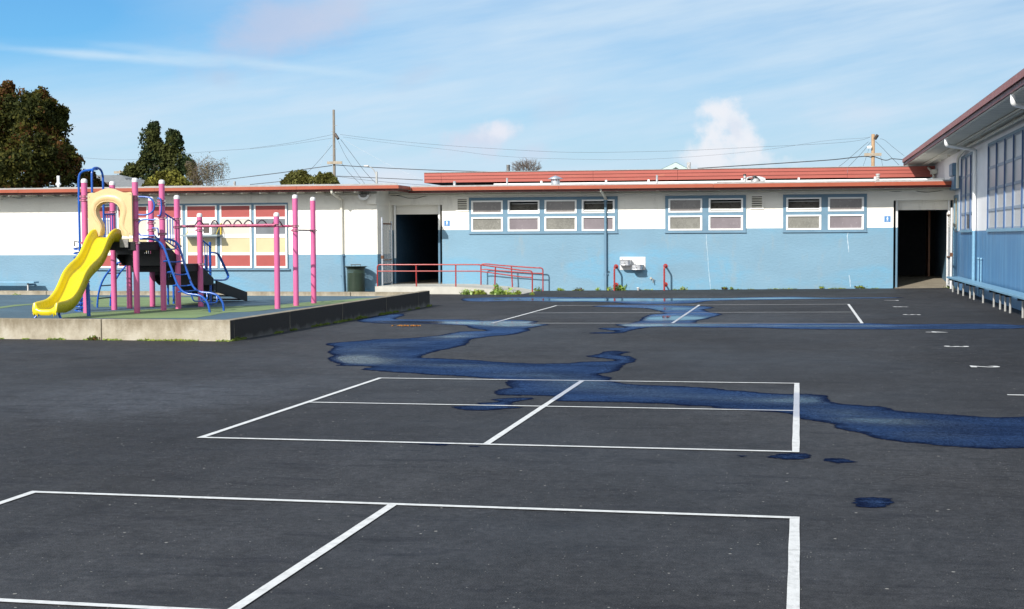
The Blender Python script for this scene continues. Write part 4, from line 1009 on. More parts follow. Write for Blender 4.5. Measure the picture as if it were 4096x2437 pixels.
handrail([c4(1424, 1043), c4(1470, 1041), c4(1600, 1054), c4(1720, 1063), c4(1920, 1077), c4(1990, 1078)], .17,
         [(c4(1424, 1043), c4(1425, 1232)), (c4(1702, 1062), c4(1712, 1250)), (c4(1990, 1078), c4(2000, 1292))], 43.68, 'red pipe handrail close to the blue wall at the back of ramp', True)
def trash_can():
    cx, cy = AY(1423.5, 1120, 42.2).x, 42.2; z0 = gz(cx, cy); zt = AY(1423, 1066, 42.2).z; t = thing('trash_can', 'dark green perforated metal litter bin with flared rim', 'trash can', (cx, cy, z0))
    n = 64; R = .278; H = zt-z0-.09; m = MB(); vs = []; rows = 2
    for i in range(rows+1):
        for k in range(n): a_ = 2*math.pi*k/n; vs.append((cx+R*math.cos(a_), cy+R*math.sin(a_), z0+.03+H*i/rows))
    m.add(vs, [(i*n+k, i*n+(k+1) % n, (i+1)*n+(k+1) % n, (i+1)*n+k) for i in range(rows) for k in range(n)], 'bin_mesh', True)
    o = m.build('body', t); uv = o.data.uv_layers.new(name='UVMap')
    for p in o.data.polygons:
        for li in p.loop_indices:
            v = o.data.vertices[o.data.loops[li].vertex_index].co; a_ = math.atan2(v.y, v.x) % (2*math.pi)
            if p.index % n == n-1 and a_ < 1e-3: a_ = 2*math.pi
            uv.data[li].uv = (a_/(2*math.pi), v.z)
    # 44 columns around -> scale u, 25 rows per metre
    m = MB()
    m.lathe((cx, cy, z0), [(R+.004, .0), (R+.004, .04)], 'bin_green', 40); m.lathe((cx, cy, z0), [(R+.003, H-.01), (R+.004, H+.03), (R+.03, H+.065), (.375, H+.09), (.37, H+.095), (.20, H+.075)], 'bin_green', 48); m.build('rim', t)
    m = MB(); m.lathe((cx, cy, z0), [(.245, .03), (.245, H*.82), (.235, H*.82), (.235, .04), (0, .04)], 'bin_dark', 32); m.build('liner', t)
    m = MB(); zz = z0+H+.145; m.tube([(cx-.165, cy, zz), (cx+.165, cy, zz)], .012, 'bin_dark', 8)
    for dx in (-.13, -.02, .15): m.tube([(cx+dx, cy, zz), (cx+dx, cy, zz-.07)], .007, 'bin_dark', 6)
    m.build('handle', t)
trash_can()

# ------------------------------------------------------------------ benches
def bench_side(y0, y1, legs, lb):
    x0, x1, zt = 4.03, 4.37, .46; t = thing('bench', lb, 'bench', ((x0+x1)/2, (y0+y1)/2, gz(4.2, y0)), 'blue benches along the right-hand wall')
    m = MB(); m.box((x0, y0+.01, zt-.045), (x1, y1-.01, zt), 'bench_blue'); m.build('seat', t, None, .006)
    for y in legs:
        m = MB(); m.tube([(4.16, y, gz(4.16, y)-.01), (4.16, y, zt-.10)], .023, 'leg_grey', 10); l = m.build('leg', t)
        m = MB(); m.box((x0+.03, y-.03, zt-.10), (x1-.02, y+.03, zt-.046), 'black_vinyl'); m.build('crossbar', t)
bench_side(36.3, 41.3, [40.85, 39.5, 38.3, 36.8], 'blue plank bench on the right nearest to the doorway')
bench_side(31.0, 36.3, [36.0, 34.25, 32.4, 31.4], 'blue plank bench on the right, middle of the row')
bench_side(25.7, 31.0, [30.65, 29.95, 28.3, 26.6], 'blue plank bench on the right, cut by the photo edge')
def bench_left():
    Y = 42.1; zt = AY(60, 1127, Y).z; x1 = AY(135, 1127, Y).x; t = thing('bench', 'blue wall bench at far left behind the playground', 'bench', (x1-2, Y, 0))
    m = MB(); m.box((x1-4.4, Y, zt-.05), (x1, Y+.33, zt), 'bench_blue'); m.build('seat', t, None, .006)
    for dx in (.28, 2.1, 4.1):
        m = MB(); m.tube([(x1-dx, Y+.12, -.12), (x1-dx, Y+.12, zt-.05)], .026, 'old_white', 10); m.build('leg', t)
        m = MB(); m.box((x1-dx-.03, Y+.12, .1), (x1-dx+.03, YL-.001, .16), 'trim_blue'); m.build('bracket', t)
bench_left()

# ------------------------------------------------------------------ playground wall and rubber surface
ZP = .16
m = MB()
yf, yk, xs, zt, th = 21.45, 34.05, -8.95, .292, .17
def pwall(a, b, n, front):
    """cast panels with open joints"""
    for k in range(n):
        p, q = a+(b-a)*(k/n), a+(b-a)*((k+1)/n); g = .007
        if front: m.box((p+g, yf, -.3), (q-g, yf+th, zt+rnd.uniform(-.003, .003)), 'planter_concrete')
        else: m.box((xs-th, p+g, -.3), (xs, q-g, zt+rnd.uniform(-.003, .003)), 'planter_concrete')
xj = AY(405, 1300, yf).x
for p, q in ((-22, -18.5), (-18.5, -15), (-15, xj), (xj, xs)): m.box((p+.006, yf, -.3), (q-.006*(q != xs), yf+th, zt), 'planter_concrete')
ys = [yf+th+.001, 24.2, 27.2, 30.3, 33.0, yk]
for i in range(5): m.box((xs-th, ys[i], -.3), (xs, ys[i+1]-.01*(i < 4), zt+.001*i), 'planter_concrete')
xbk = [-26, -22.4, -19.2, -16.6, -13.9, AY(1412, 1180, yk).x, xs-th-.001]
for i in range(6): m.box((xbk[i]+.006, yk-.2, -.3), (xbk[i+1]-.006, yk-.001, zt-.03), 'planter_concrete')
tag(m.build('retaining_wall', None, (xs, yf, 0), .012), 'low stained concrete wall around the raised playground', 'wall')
m = MB(); m.add([(-30, yf+th, ZP), (xs-th, yf+th, ZP), (xs-th, yk-.2, ZP), (-30, yk-.2, ZP)], [(0, 1, 2, 3)], 'rubber_blue')
def green(pts):
    P = [AZ(*c1(*p), ZP+.004) for p in pts]
    P = [Vector((cl(p.x, -29, xs-th-.01), cl(p.y, yf+th+.01, yk-.21), ZP+.004)) for p in P]
    Q = []
    for i in range(len(P)):
        a, b = P[i], P[(i+1) % len(P)]; n = max(1, int((b-a).length/.25))
        for k in range(n):
            q = a+(b-a)*(k/n); q.x += noise.noise(q*1.3)*.10; q.y += noise.noise(q*1.3+Vector((9, 0, 0)))*.10
            q.x = min(q.x, xs-th-.01); q.y = min(q.y, yk-.21); Q.append(q)
    t = geometry.tessellate_polygon([[Vector((q.x, q.y, 0)) for q in Q]])
    m.add(Q, [f if ((Q[f[1]]-Q[f[0]]).cross(Q[f[2]]-Q[f[0]])).z > 0 else f[::-1] for f in t], 'rubber_green')
green([(672, 1092), (1510, 1092), (1505, 1150), (1210, 1150), (1190, 1162), (690, 1166)])
green([(430, 1246), (470, 1222), (600, 1206), (760, 1200), (960, 1190), (1200, 1178), (1440, 1170), (1660, 1162), (2050, 1150), (2300, 1128), (2700, 1100), (2900, 1090), (3000, 1092), (2500, 1140), (2040, 1178), (1850, 1200), (1700, 1205), (1560, 1228), (1440, 1247), (1100, 1249)])
green([(-60, 1172), (120, 1148), (250, 1140), (260, 1148), (120, 1160), (-60, 1186)])
struct(m.build('playground_surface'), 'blue and green rubber playground surface')

# ------------------------------------------------------------------ play structure
play = thing('play_structure', 'pink posted climbing frame with yellow slide and blue ladders', 'play structure', (-12.6, 26.5, ZP))
POST = {}
def post(name, x, y, top, cap=True, clamps=(), r=.058):
    m = MB(); m.lathe((x, y, 0), [(r, ZP-.02), (r, top-.07)], 'post_pink', 20); o = m.build('post', play)
    if cap: m = MB(); m.lathe((x, y, 0), [(r+.003, top-.085), (r+.003, top-.05), (r*.92, top-.022), (r*.6, top-.006), (0, top)], 'cap_white', 20); m.build('cap', o)
    for z in clamps:
        m = MB(); m.lathe((x, y, 0), [(r+.001, z-.026), (r+.013, z-.024), (r+.013, z-.010), (r+.005, z-.008), (r+.005, z+.008), (r+.013, z+.010), (r+.013, z+.024), (r+.001, z+.026)], 'clamp', 20); m.box((x+r*.7, y-.03, z-.018), (x+r+.035, y+.01, z+.018), 'bracket_metal'); m.box((x-r-.03, y-.03, z-.016), (x-r*.7, y+.0, z+.016), 'clamp'); m.build('clamp', o)
    POST[name] = Vector((x, y, top))
post('A', -13.615, 25.5, 2.78, clamps=(2.43, 2.36, 1.53)); post('B', -12.60, 25.6, 2.785, clamps=(2.42, 2.36, 1.97, 1.53))
post('C', -13.69, 26.8, 2.78, clamps=(2.15,)); post('D', -12.54, 26.65, 2.79, clamps=(2.36, 2.30, 2.02, 1.70))
post('E', -13.52, 28.2, 2.50, clamps=(1.94, 1.79, 1.62)); post('F', -12.52, 27.3, 2.50, clamps=(2.01, 1.84, 1.45))
post('G', -13.67, 27.44, 1.24, clamps=(1.12,)); post('H', -12.48, 28.33, 2.147, clamps=(1.78, 1.06))
post('I', -10.48, 27.6, 2.136, clamps=(1.875,)); post('J', -10.53, 28.84, 2.535, clamps=(1.86, 1.77)); post('K', -10.54, 30.0, 2.515, clamps=(1.77,))
# decks and black enclosed steps going back in a straight run
def deck(x0, x1, y0, y1, z):
    m = MB(); m.box((x0, y0, z-.045), (x1, y1, z), 'black_vinyl')
    m.box((x0, y0, z-.16), (x1, y0+.02, z-.046), 'black_vinyl'); m.box((x0, y1-.02, z-.16), (x1, y1, z-.046), 'black_vinyl'); m.box((x0, y0+.021, z-.16), (x0+.02, y1-.021, z-.046), 'black_vinyl'); m.box((x1-.02, y0+.021, z-.16), (x1, y1-.021, z-.046), 'black_vinyl'); m.build('deck', play, None, .006)
deck(-13.62, -12.58, 25.52, 26.72, 1.545); deck(-13.62, -12.5, 27.4, 28.33, 1.075)
def steps(y0, y1, za, zb, n, xl_=-13.6, xr_=-12.53, dp=.30, perf=True):
    for x in (xl_, xr_-.03):
        m = MB(); m.prism([(x, y0, za+.0), (x, y0, za-dp), (x, y0+(y1-y0)*.45, zb-.02), (x, y1+.04, zb-.02), (x, y1+.04, zb+.12)], (.03, 0, 0), 'black_vinyl'); m.build('stringer', play)
    for k in range(n):
        ya, yb_ = y0+(y1-y0)*k/n, y0+(y1-y0)*(k+1)/n; zz = za-(za-zb)*(k+1)/n; zp = za-(za-zb)*k/n
        m = MB(); m.quad((xl_+.03, ya+.001, zz-.02), (xr_-.03, ya+.001, zz-.02), (xr_-.03, ya+.001, zp), (xl_+.03, ya+.001, zp), 'perforated_black' if perf else 'black_vinyl'); m.quad((xl_+.03, ya, zz), (xr_-.03, ya, zz), (xr_-.03, yb_, zz), (xl_+.03, yb_, zz), 'black_vinyl'); m.build('step', play)
steps(26.73, 27.39, 1.545, 1.075, 2); steps(28.34, 29.1, 1.075, .62, 2)
deck(-13.4, -12.53, 29.11, 29.42, .62)
for x in (-12.56, -13.4):
    m = MB(); m.prism([(x, 29.3, .68), (x, 29.3, .43), (x, 31.0, ZP), (x, 31.05, ZP), (x, 31.05, .36), (x, 30.95, .38)], (.035, 0, 0), 'black_vinyl'); m.build('stringer', play)
for k in range(4):
    m = MB(); y = 29.5+.38*k; z = .52-.1*k; m.box((-13.36, y, z-.03), (-12.565, y+.3, z), 'black_vinyl'); m.build('step', play)
# slide
def slide():
    X0, X1 = -13.385, -12.90
    rim = [(915, 605), (880, 583), (850, 590), (825, 615), (800, 660), (780, 710), (755, 765), (725, 805), (690, 838), (660, 872), (635, 912), (615, 960), (598, 1000), (575, 1045), (540, 1090), (500, 1113), (450, 1126), (428, 1136)]
    R = [AX(*c1(*p), X1) for p in rim]; R = spline([Vector((0, p.y, p.z)) for p in R], 4)
    m = MB(); vs = []; N = len(R); nseg = None
    for i, p in enumerate(R):
        f = i/(N-1); T = (R[min(i+1, N-1)]-R[max(i-1, 0)]).normalized(); nrm = Vector((0, T.z, -T.y)); nrm = nrm if nrm.z > 0 else -nrm
        h = .17 if f < .9 else .17-.05*(f-.9)/.1; d = -nrm*h; out = -nrm*(h+.05)
        # cross-section: outside left, rolled rim, bed, rolled rim, outside right
        cs = [(X0+.02, out), (X0, -nrm*.03), (X0+.008, -nrm*.008), (X0+.025, Vector((0, 0, 0))), (X0+.045, -nrm*.008), (X0+.065, -nrm*.035), (X0+.085, d*.75), (X0+.12, d*.95), (X0+.17, d), ((X0+X1)/2, d), (X1-.17, d), (X1-.12, d*.95), (X1-.085, d*.75), (X1-.065, -nrm*.035), (X1-.045, -nrm*.008), (X1-.025, Vector((0, 0, 0))), (X1-.008, -nrm*.008), (X1, -nrm*.03), (X1-.02, out)]
        nseg = len(cs)
        for x, o in cs: vs.append((x, p.y+o.y, p.z+o.z))
    fs = []
    for i in range(N-1):
        for k in range(nseg): fs.append((i*nseg+k, i*nseg+(k+1) % nseg, (i+1)*nseg+(k+1) % nseg, (i+1)*nseg+k))
    m.add(vs, fs, 'yellow_plastic', True); m.add(vs[:nseg], [tuple(range(nseg))], 'yellow_plastic')
    # rounded front lip
    e = R[-1]; L0 = vs[-nseg:]
    lip = []
    for dy, dz, dc, sc in ((-.02, -.03, .004, 1.), (-.04, -.10, -.02, .985), (-.045, -.16, -.06, .95), (-.01, -.215, -.105, .88)):
        for k, v in enumerate(L0):
            q = Vector(v); cx = (X0+X1)/2
            lip.append((cx+(q.x-cx)*sc, min(q.y, e.y)+dy+.01, q.z+(dc if 5 < k < 13 else (dz if k not in (0, 18) else dz*.15))))
    allv = list(L0)+lip
    m.add(allv, [(i*nseg+k, i*nseg+k+1, (i+1)*nseg+k+1, (i+1)*nseg+k) for i in range(4) for k in range(nseg-1)], 'yellow_plastic', True)
    s = m.build('slide', play)
    for x, sg in ((-13.36, -1), (-13.0, 1)):
        m = MB(); m.tube([(x, 23.35, .27), (x+.03*sg, 23.3, .25), (x+.075*sg, 23.27, .19), (x+.09*sg, 23.25, ZP-.01)], .022, 'tube_blue', 8, 3); m.build('foot', s)
    m = MB(); m.tube([(-13.02, 24.47, ZP), (-13.05, 24.5, .78)], .036, 'tube_blue', 12); m.build('support', s)
slide()
# moulded tan hood over the top of the slide
def hood():
    Y0, Y1 = 25.40, 25.52
    out = [(650, 325), (668, 318), (700, 318), (725, 309), (750, 297), (780, 288), (815, 285), (845, 289), (875, 302), (905, 314), (930, 316), (968, 312), (976, 320), (978, 480), (982, 630), (972, 637)]
    inn_r = [(905, 637), (898, 600), (880, 575), (879, 545), (884, 505), (891, 475), (890, 450), (880, 422), (862, 401), (835, 387), (800, 383)]
    inn_l = [(768, 385), (740, 397), (718, 418), (708, 450), (714, 485), (733, 520), (750, 550), (757, 585), (752, 610), (745, 637)]
    left = [(668, 640), (658, 632), (652, 480)]
    poly = out+inn_r+inn_l+left
    P = [AY(*c1(*p), Y0) for p in poly]
    P2 = [Vector((p.x, 0, p.z)) for p in P]
    tri = geometry.tessellate_polygon([[Vector((p.x, p.z, 0)) for p in P]])
    m = MB(); n = len(P); F = [Vector((p.x, Y0, p.z)) for p in P]; B = [Vector((p.x, Y0+.05, p.z)) for p in P]
    m.add(F, [t for t in tri], 'tan_plastic'); m.add(B, [t[::-1] for t in tri], 'tan_plastic')
    m.add(F+B, [(i, (i+1) % n, (i+1) % n+n, i+n) for i in range(n)], 'tan_plastic')
    # raised arch moulding around the opening and the tunnel behind it
    arch = [AY(*c1(*p), Y0) for p in inn_r+inn_l]
    cen = Vector((-13.12, Y0, 2.02)); ring = []
    N = len(arch)
    prof = [(1.46, .0), (1.40, -.014), (1.28, -.022), (1.14, -.016), (1.03, .006), (.97, .05), (.94, .13)]
    for s_, dy in prof:
        for a in arch:
            d = a-cen; ring.append((cen.x+d.x*(s_ if s_ <= 1 or abs(d.x) > 0 else 1), Y0+dy, cen.z+d.z*(s_ if d.z > -.05 else (1+(s_-1)*.15))))
    m.add(ring, [(i*N+k, i*N+k+1, (i+1)*N+k+1, (i+1)*N+k) for i in range(len(prof)-1) for k in range(N-1)], 'tan_plastic', True)
    o = m.build('slide_hood', play)
    m = MB()
    for q in ((662, 350), (966, 330), (663, 620), (962, 618)):
        p = AY(*c1(*q), Y0-.003); m.tube([(p.x, Y0-.004, p.z), (p.x, Y0+.01, p.z)], .010, 'bracket_metal', 8)
    m.build('bolt', o)
hood()
m = MB(); m.box((-12.87, 25.46, 1.44), (-12.70, 25.5, 1.60), 'bracket_metal'); m.build('bracket', play)
TB = 'tube_blue'
def bar(name, pts, r=.017, mat=TB, sm=0, rd=0, par=None):
    m = MB(); P = rounded(pts, rd) if rd else pts; m.tube(P, r, mat, 10, sm); return m.build(name, par or play)
# coil climber with its pole and overhead bar
bx, by = -14.16, 26.3
gate_o = bar('climbing_pole', [(bx, by, ZP), (bx, by, 2.80), (bx+.03, by, 2.92), (bx+.12, by, 2.97), (-13.62, 26.05, 2.99)], .024, rd=.08)
ul = [(-13.64, 25.86, 2.25), (-13.64, 25.86, 2.92), (-13.64, 25.93, 3.0), (-13.64, 26.1, 3.02), (-13.64, 26.25, 2.98), (-13.64, 26.32, 2.86), (-13.64, 26.32, 1.55)]
bar('hand_loop', ul, .022, rd=.08); bar('cross_bar', [(-13.62, 25.55, 2.43), (-13.64, 25.86, 2.43)], .016)
coil = []
for k in range(0, 15*14+1):
    a = 2*math.pi*k/14; coil.append((bx+.03+.145*math.cos(a), by+.145*math.sin(a), 1.46-.088*k/14))
bar('coil', coil, .014)
bar('coil_top', [(bx-.115, by, 1.46), (bx-.115, by, 1.56), (bx, by, 1.54), (-13.6, 26.1, 1.53)], .012, 'ladder_dark')
# picket panels
def pickets(x, ya, za, yb_, zb2, zla, zlb, n, name='guard_rail'):
    m = MB(); m.tube([(x, ya, za), (x, yb_, zb2)], .017, TB, 8); m.tube([(x, ya, zla), (x, yb_, zlb)], .015, TB, 8); g = m.build(name, play)
    for k in range(n):
        f = (k+.6)/(n+.3); m = MB(); m.tube([(x, ya+(yb_-ya)*f, zla+(zlb-zla)*f), (x, ya+(yb_-ya)*f, za+(zb2-za)*f)], .0115, TB, 8); m.build('picket', g)
pickets(-13.64, 26.34, 2.10, 26.75, 2.10, 1.58, 1.58, 4)
pickets(-12.55, 26.70, 2.14, 27.25, 1.99, 1.60, 1.43, 4)
pickets(-12.53, 28.38, 1.63, 29.02, 1.42, 1.02, .86, 5)
pickets(-13.55, 28.25, 1.75, 29.0, 1.40, 1.05, .82, 4)
bar('rail_post', [(-12.566, 29.05, ZP), (-12.566, 29.05, 1.53)], .028); bar('rail_post', [(-12.78, 29.35, ZP), (-12.78, 29.35, 1.25)], .028, 'ladder_dark'); bar('rail_post', [(-13.56, 29.05, ZP), (-13.56, 29.05, 1.45)], .024); bar('rail_post', [(-13.58, 29.38, ZP), (-13.58, 29.38, .6)], .026)
for dx, dy in ((0, 0), (-.11, -.06)):
    X = -12.57+dx
    P = [AX(*c1(*p), X) for p in ((1572, 762), (1600, 764), (1622, 775), (1645, 815), (1690, 915), (1696, 938), (1685, 958), (1655, 966), (1572, 964))]
    bar('hand_loop', [p+Vector((0, dy, 0)) for p in P], .017, sm=4)
# hand holds on the deck posts
def loopY(pts, Y, r=.016): bar('hand_hold', [AY(*c1(*p), Y) for p in pts], r, sm=4)
loopY([(1030, 347), (1080, 349), (1115, 358), (1138, 385), (1145, 420), (1135, 452), (1108, 474), (1075, 482), (1030, 480)], 25.56)
loopY([(1168, 360), (1185, 360), (1194, 378), (1197, 430), (1192, 475), (1182, 488), (1168, 487)], 26.56)
loopY([(1152, 518), (1100, 517), (1060, 519), (1036, 530), (1026, 552), (1022, 590), (1030, 622), (1055, 634), (1150, 636)], 28.12)
loopY([(1128, 580), (1160, 580), (1172, 588), (1174, 610), (1174, 640)], 28.1, .014)
# S-shaped ladder on the right of the upper deck
YA_, YB_ = 26.02, 26.63
ra = [AY(*c1(*p), YA_) for p in ((1040, 659), (1100, 660), (1155, 670), (1195, 695), (1222, 740), (1250, 820), (1275, 890), (1310, 985), (1340, 1035), (1380, 1063), (1430, 1072), (1480, 1080), (1517, 1105), (1543, 1145), (1557, 1206))]
rb = [AY(*c1(*p), YB_) for p in ((1160, 659), (1240, 662), (1290, 675), (1320, 700), (1342, 755), (1365, 835), (1395, 920), (1422, 995), (1450, 1033), (1490, 1054), (1560, 1062), (1608, 1078), (1640, 1113), (1656, 1150), (1660, 1194))]
m = MB(); m.tube(ra, .022, TB, 12, 5); m.build('ladder_rail', play); m = MB(); m.tube(rb, .022, TB, 12, 5); m.build('ladder_rail', play)
def on(P, f):
    S_ = spline(P, 8); return S_[int(f*(len(S_)-1))]
for f, b_ in ((.18, .0), (.36, .10), (.44, .10), (.52, .10), (.60, .09), (.70, .0), (.80, .0)):
    A, B = on(ra, f), on(rb, f-.01); dr = Vector((-b_*1.4, 0, -.02)) if b_ else Vector((.03, 0, -.14))
    bar('rung', [A, A+dr+Vector((0, .04, 0)), (A+B)/2+dr*1.1, B+dr-Vector((0, .04, 0)), B], .014, TB, 0, rd=.08)
# arch ladder on the left of the lower deck
la = [(935, 824), (892, 832), (860, 850), (820, 885), (785, 930), (755, 985), (735, 1050), (725, 1110), (722, 1169)]
A_ = [AY(*c1(*p), 27.62) for p in la]; B_ = [Vector((p.x, 28.2, p.z)) for p in A_]
m = MB(); m.tube(A_, .02, TB, 12, 5); m.build('ladder_rail', play); m = MB(); m.tube(B_, .02, TB, 12, 5); m.build('ladder_rail', play)
for f in (.28, .48, .68, .86): bar('rung', [on(A_, f), on(B_, f)], .014, 'ladder_dark')
# overhead ladder: two beams joined by hoop rungs
P1a, P1b = Vector((-12.44, 27.32, 1.855)), Vector((-10.48, 27.53, 1.875)); P2a, P2b = Vector((-12.42, 28.36, 1.868)), Vector((-10.6, 28.80, 1.862))
m = MB(); m.tube([P1a, P1a+(P1b-P1a)*.5, P1b], .027, 'beam_pink', 12); m.build('beam', play); m = MB(); m.tube([P2a, P2b], .027, 'beam_pink', 12); m.build('beam', play)
m = MB(); m.tube([(-12.52, 27.3, 1.853), P1a+Vector((.14, .02, 0))], .022, 'beam_worn', 10); m.build('beam_end', play)
m = MB(); m.tube([P2b-Vector((.12, 0, 0)), (-10.47, 28.84, 1.86)], .018, 'bracket_metal', 10); m.build('beam_end', play)
for xa_, xb_ in ((410, 515), (545, 640), (655, 745), (745, 835), (835, 930), (950, 1045), (1085, 1170)):
    yA = 27.35; a = AY(*c7(xa_, 545), 27.35); 
    f1 = cl((a.x-P1a.x)/(P1b.x-P1a.x), 0, 1); A = P1a+(P1b-P1a)*f1
    b = AY(*c7(xb_, 545), 28.5); f2 = cl((b.x-P2a.x)/(P2b.x-P2a.x), 0, 1); B = P2a+(P2b-P2a)*f2
    pts = []
    for k in range(13):
        t = k/12; q = A+(B-A)*t; q = q+Vector((0, 0, .115*math.sin(math.pi*t)**.8)); pts.append(q)
    bar('rung', pts, .014, 'beam_worn')
bar('chin_bar', [(-10.53, 28.84, 1.775), (-10.54, 30.0, 1.775)], .018, 'bracket_metal')

# ------------------------------------------------------------------ foliage
def foliage_mesh(name, parent, pts, nrm, sizes, mats, midx, aspect=1.6, loc=None):
    """many small leaf faces at given points"""
    n = len(pts); rs = np.random.RandomState(abs(hash(name)) % 1000 if False else 5)
    a = rs.normal(size=(n, 3)); a /= np.linalg.norm(a, axis=1)[:, None]
    if nrm is not None: a = a*.75+nrm*.6; a /= np.linalg.norm(a, axis=1)[:, None]
    t = np.cross(a, rs.normal(size=(n, 3))); t /= np.linalg.norm(t, axis=1)[:, None]+1e-9
    b = np.cross(a, t); s = sizes[:, None]
    V = np.empty((n, 4, 3)); V[:, 0] = pts-t*s*aspect*.5; V[:, 1] = pts+b*s*.5; V[:, 2] = pts+t*s*aspect*.5; V[:, 3] = pts-b*s*.5
    base = Vector((0, 0, 0))
    if parent is not None: base = parent.location
    elif loc is not None: base = Vector(loc)
    V = V.reshape(-1, 3)-np.array(base)
    me = bpy.data.meshes.new(name); me.vertices.add(4*n); me.vertices.foreach_set('co', V.ravel())
    me.loops.add(4*n); me.loops.foreach_set('vertex_index', np.arange(4*n)); me.polygons.add(n)
    me.polygons.foreach_set('loop_start', np.arange(n)*4); me.polygons.foreach_set('loop_total', np.full(n, 4))
    for mt in mats: me.materials.append(MATS[mt])
    me.polygons.foreach_set('material_index', np.asarray(midx, dtype=np.int32)); me.update(calc_edges=True); me.validate()
    o = bpy.data.objects.new(name, me); COL.objects.link(o)
    if parent is not None: o.parent = parent
    else: o.location = base
    return o
def blob_points(blobs, n, seed, thr=-.05, nscale=.55, shell=.45, flat=1.):
    rs = np.random.RandomState(seed); vol = np.array([b[3]**2.2 for b in blobs]); pr = vol/vol.sum(); pr = pr+.0012; pr /= pr.sum(); out, nr = [], []
    while len(out) < n:
        i = rs.choice(len(blobs), p=pr); d = rs.normal(size=3); d /= np.linalg.norm(d)
        r = blobs[i][3]*(shell+(1-shell)*rs.rand()**.6); rr = 1+.30*noise.noise(Vector(d*2.2+i))
        sp = noise.noise(Vector(d*7.5+i*3.1))
        if sp > .22: rr *= 1+(sp-.22)*1.1*rs.rand()
        p = np.array(blobs[i][:3])+d*r*rr*np.array((1, 1, flat))
        if noise.fractal(Vector(p*nscale), 1., 2., 3) < thr and rs.rand() < .85: continue
        out.append(p); nr.append(d)
    return np.array(out), np.array(nr)
def PB3(x, y, r, Y, dy=0): p = AY(x, y, Y+dy); return (p.x, p.y, p.z, r*Y/FPX*1.0)
def limb(m, a, b, r1, r2, mat, wob=.15, n=5):
    a, b = Vector(a), Vector(b); L = (b-a).length; P = []
    for k in range(n+1):
        t = k/n; q = a+(b-a)*t; q += Vector((noise.noise(q*.7), noise.noise(q*.7+Vector((7, 0, 0))), 0))*wob*L*.25*math.sin(math.pi*t); P.append(q)
    m.tube(P, r1, mat, 7, 2, r2)
def sprigs(blobs, n, ra, rb, seed):
    rs = random.Random(seed); out = list(blobs)
    for _ in range(n):
        b = rs.choice(blobs); d = Vector((rs.gauss(0, 1), rs.gauss(0, .6), abs(rs.gauss(0, .9))-.25)).normalized(); q = Vector(b[:3])+d*b[3]*rs.uniform(.92, 1.16); out.append((q.x, q.y, q.z, rs.uniform(ra, rb)))
    return out
def tree(name, label, blobs, n, size, mats, pick, base, seed, trunk_r, mat='bark', thr=-.05, nscale=.55, shell=.45, group='trees behind the school', nl=None):
    t = thing(name, label, 'tree', base, group); m = MB(); c = np.array(blobs)
    top = Vector((base[0]+.2, base[1], max(b[2] for b in blobs)-.5)); limb(m, base, top, trunk_r, trunk_r*.25, mat, .06, 6)
    for b in [q for q in blobs if q[3] > .55]:
        s = Vector(base)+(top-Vector(base))*cl((b[2]-b[3]*.9-base[2])/(top.z-base[2]+1e-6), .15, .9); limb(m, s, b[:3], trunk_r*.35, .03, mat)
    m.build('trunk', t)
    p, nr = blob_points(blobs, n, seed, thr, nscale, shell); rs = np.random.RandomState(seed+1)
    s = size*(.6+.8*rs.rand(n)); mi = pick(p, rs)
    foliage_mesh('crown', t, p, nr, s, mats, mi); return t
def pick_noise(levels, sc, jitter=.3):
    def f(p, rs):
        v = np.array([noise.fractal(Vector(q*sc), 1., 2., 3) for q in p])+jitter*(rs.rand(len(p))-.5); return np.digitize(v, levels)
    return f
YT = 62.
big = [PB3(-60, 560, 210, YT), PB3(110, 480, 100, YT, -1), PB3(40, 420, 75, YT), PB3(195, 500, 75, YT), PB3(225, 575, 62, YT), PB3(140, 610, 110, YT, -1.5), PB3(215, 690, 82, YT, -1), PB3(50, 690, 130, YT, -2), PB3(262, 715, 55, YT), PB3(240, 520, 40, YT), PB3(20, 385, 36, YT), PB3(100, 405, 32, YT), PB3(160, 392, 24, YT), PB3(180, 430, 50, YT), PB3(292, 660, 24, YT), PB3(255, 620, 30, YT), PB3(300, 722, 36, YT)]
big = [(b[0]-(.35 if b[0] > -19 else 0), b[1], b[2], b[3]) for b in big]
big = sprigs(big, 110, .12, .36, 4)
tree('oak_tree', 'massive dark evergreen with reddish leaves at the left edge', big, 60000, .10, ['leaf_dark', 'leaf_olive', 'leaf_rust'], pick_noise([-.05, .36], .5, .8), (AY(-60, 700, YT).x, YT, 0), 11, .5, thr=-.06, nscale=.8)
sm = [PB3(345, 722, 40, YT+3), PB3(380, 745, 34, YT+3), PB3(330, 700, 22, YT+3), PB3(412, 752, 24, YT+3), PB3(365, 700, 18, YT+3)]
tree('small_tree', 'small rusty brown tree behind the tall blue climbing hoop', sm, 6000, .10, ['leaf_dark', 'leaf_rust', 'leaf_olive'], pick_noise([-.05, .25], .6, .6), (AY(355, 745, YT+3).x, YT+3, 0), 12, .15)
YP = 88.
pn = [PB3(610, 545, 30, YP), PB3(585, 575, 36, YP), PB3(625, 580, 34, YP), PB3(590, 620, 36, YP), PB3(640, 620, 36, YP), PB3(580, 655, 30, YP), PB3(690, 572, 30, YP), PB3(715, 605, 30, YP), PB3(670, 625, 40, YP), PB3(710, 640, 36, YP), PB3(660, 670, 42, YP), PB3(740, 665, 24, YP), PB3(700, 695, 40, YP), PB3(550, 690, 26, YP), PB3(525, 705, 24, YP), PB3(585, 700, 28, YP), PB3(640, 710, 34, YP), PB3(575, 740, 24, YP), PB3(755, 655, 20, YP), PB3(755, 690, 28, YP), PB3(612, 522, 16, YP), PB3(688, 552, 16, YP)]
pn = sprigs(pn, 60, .2, .5, 6)
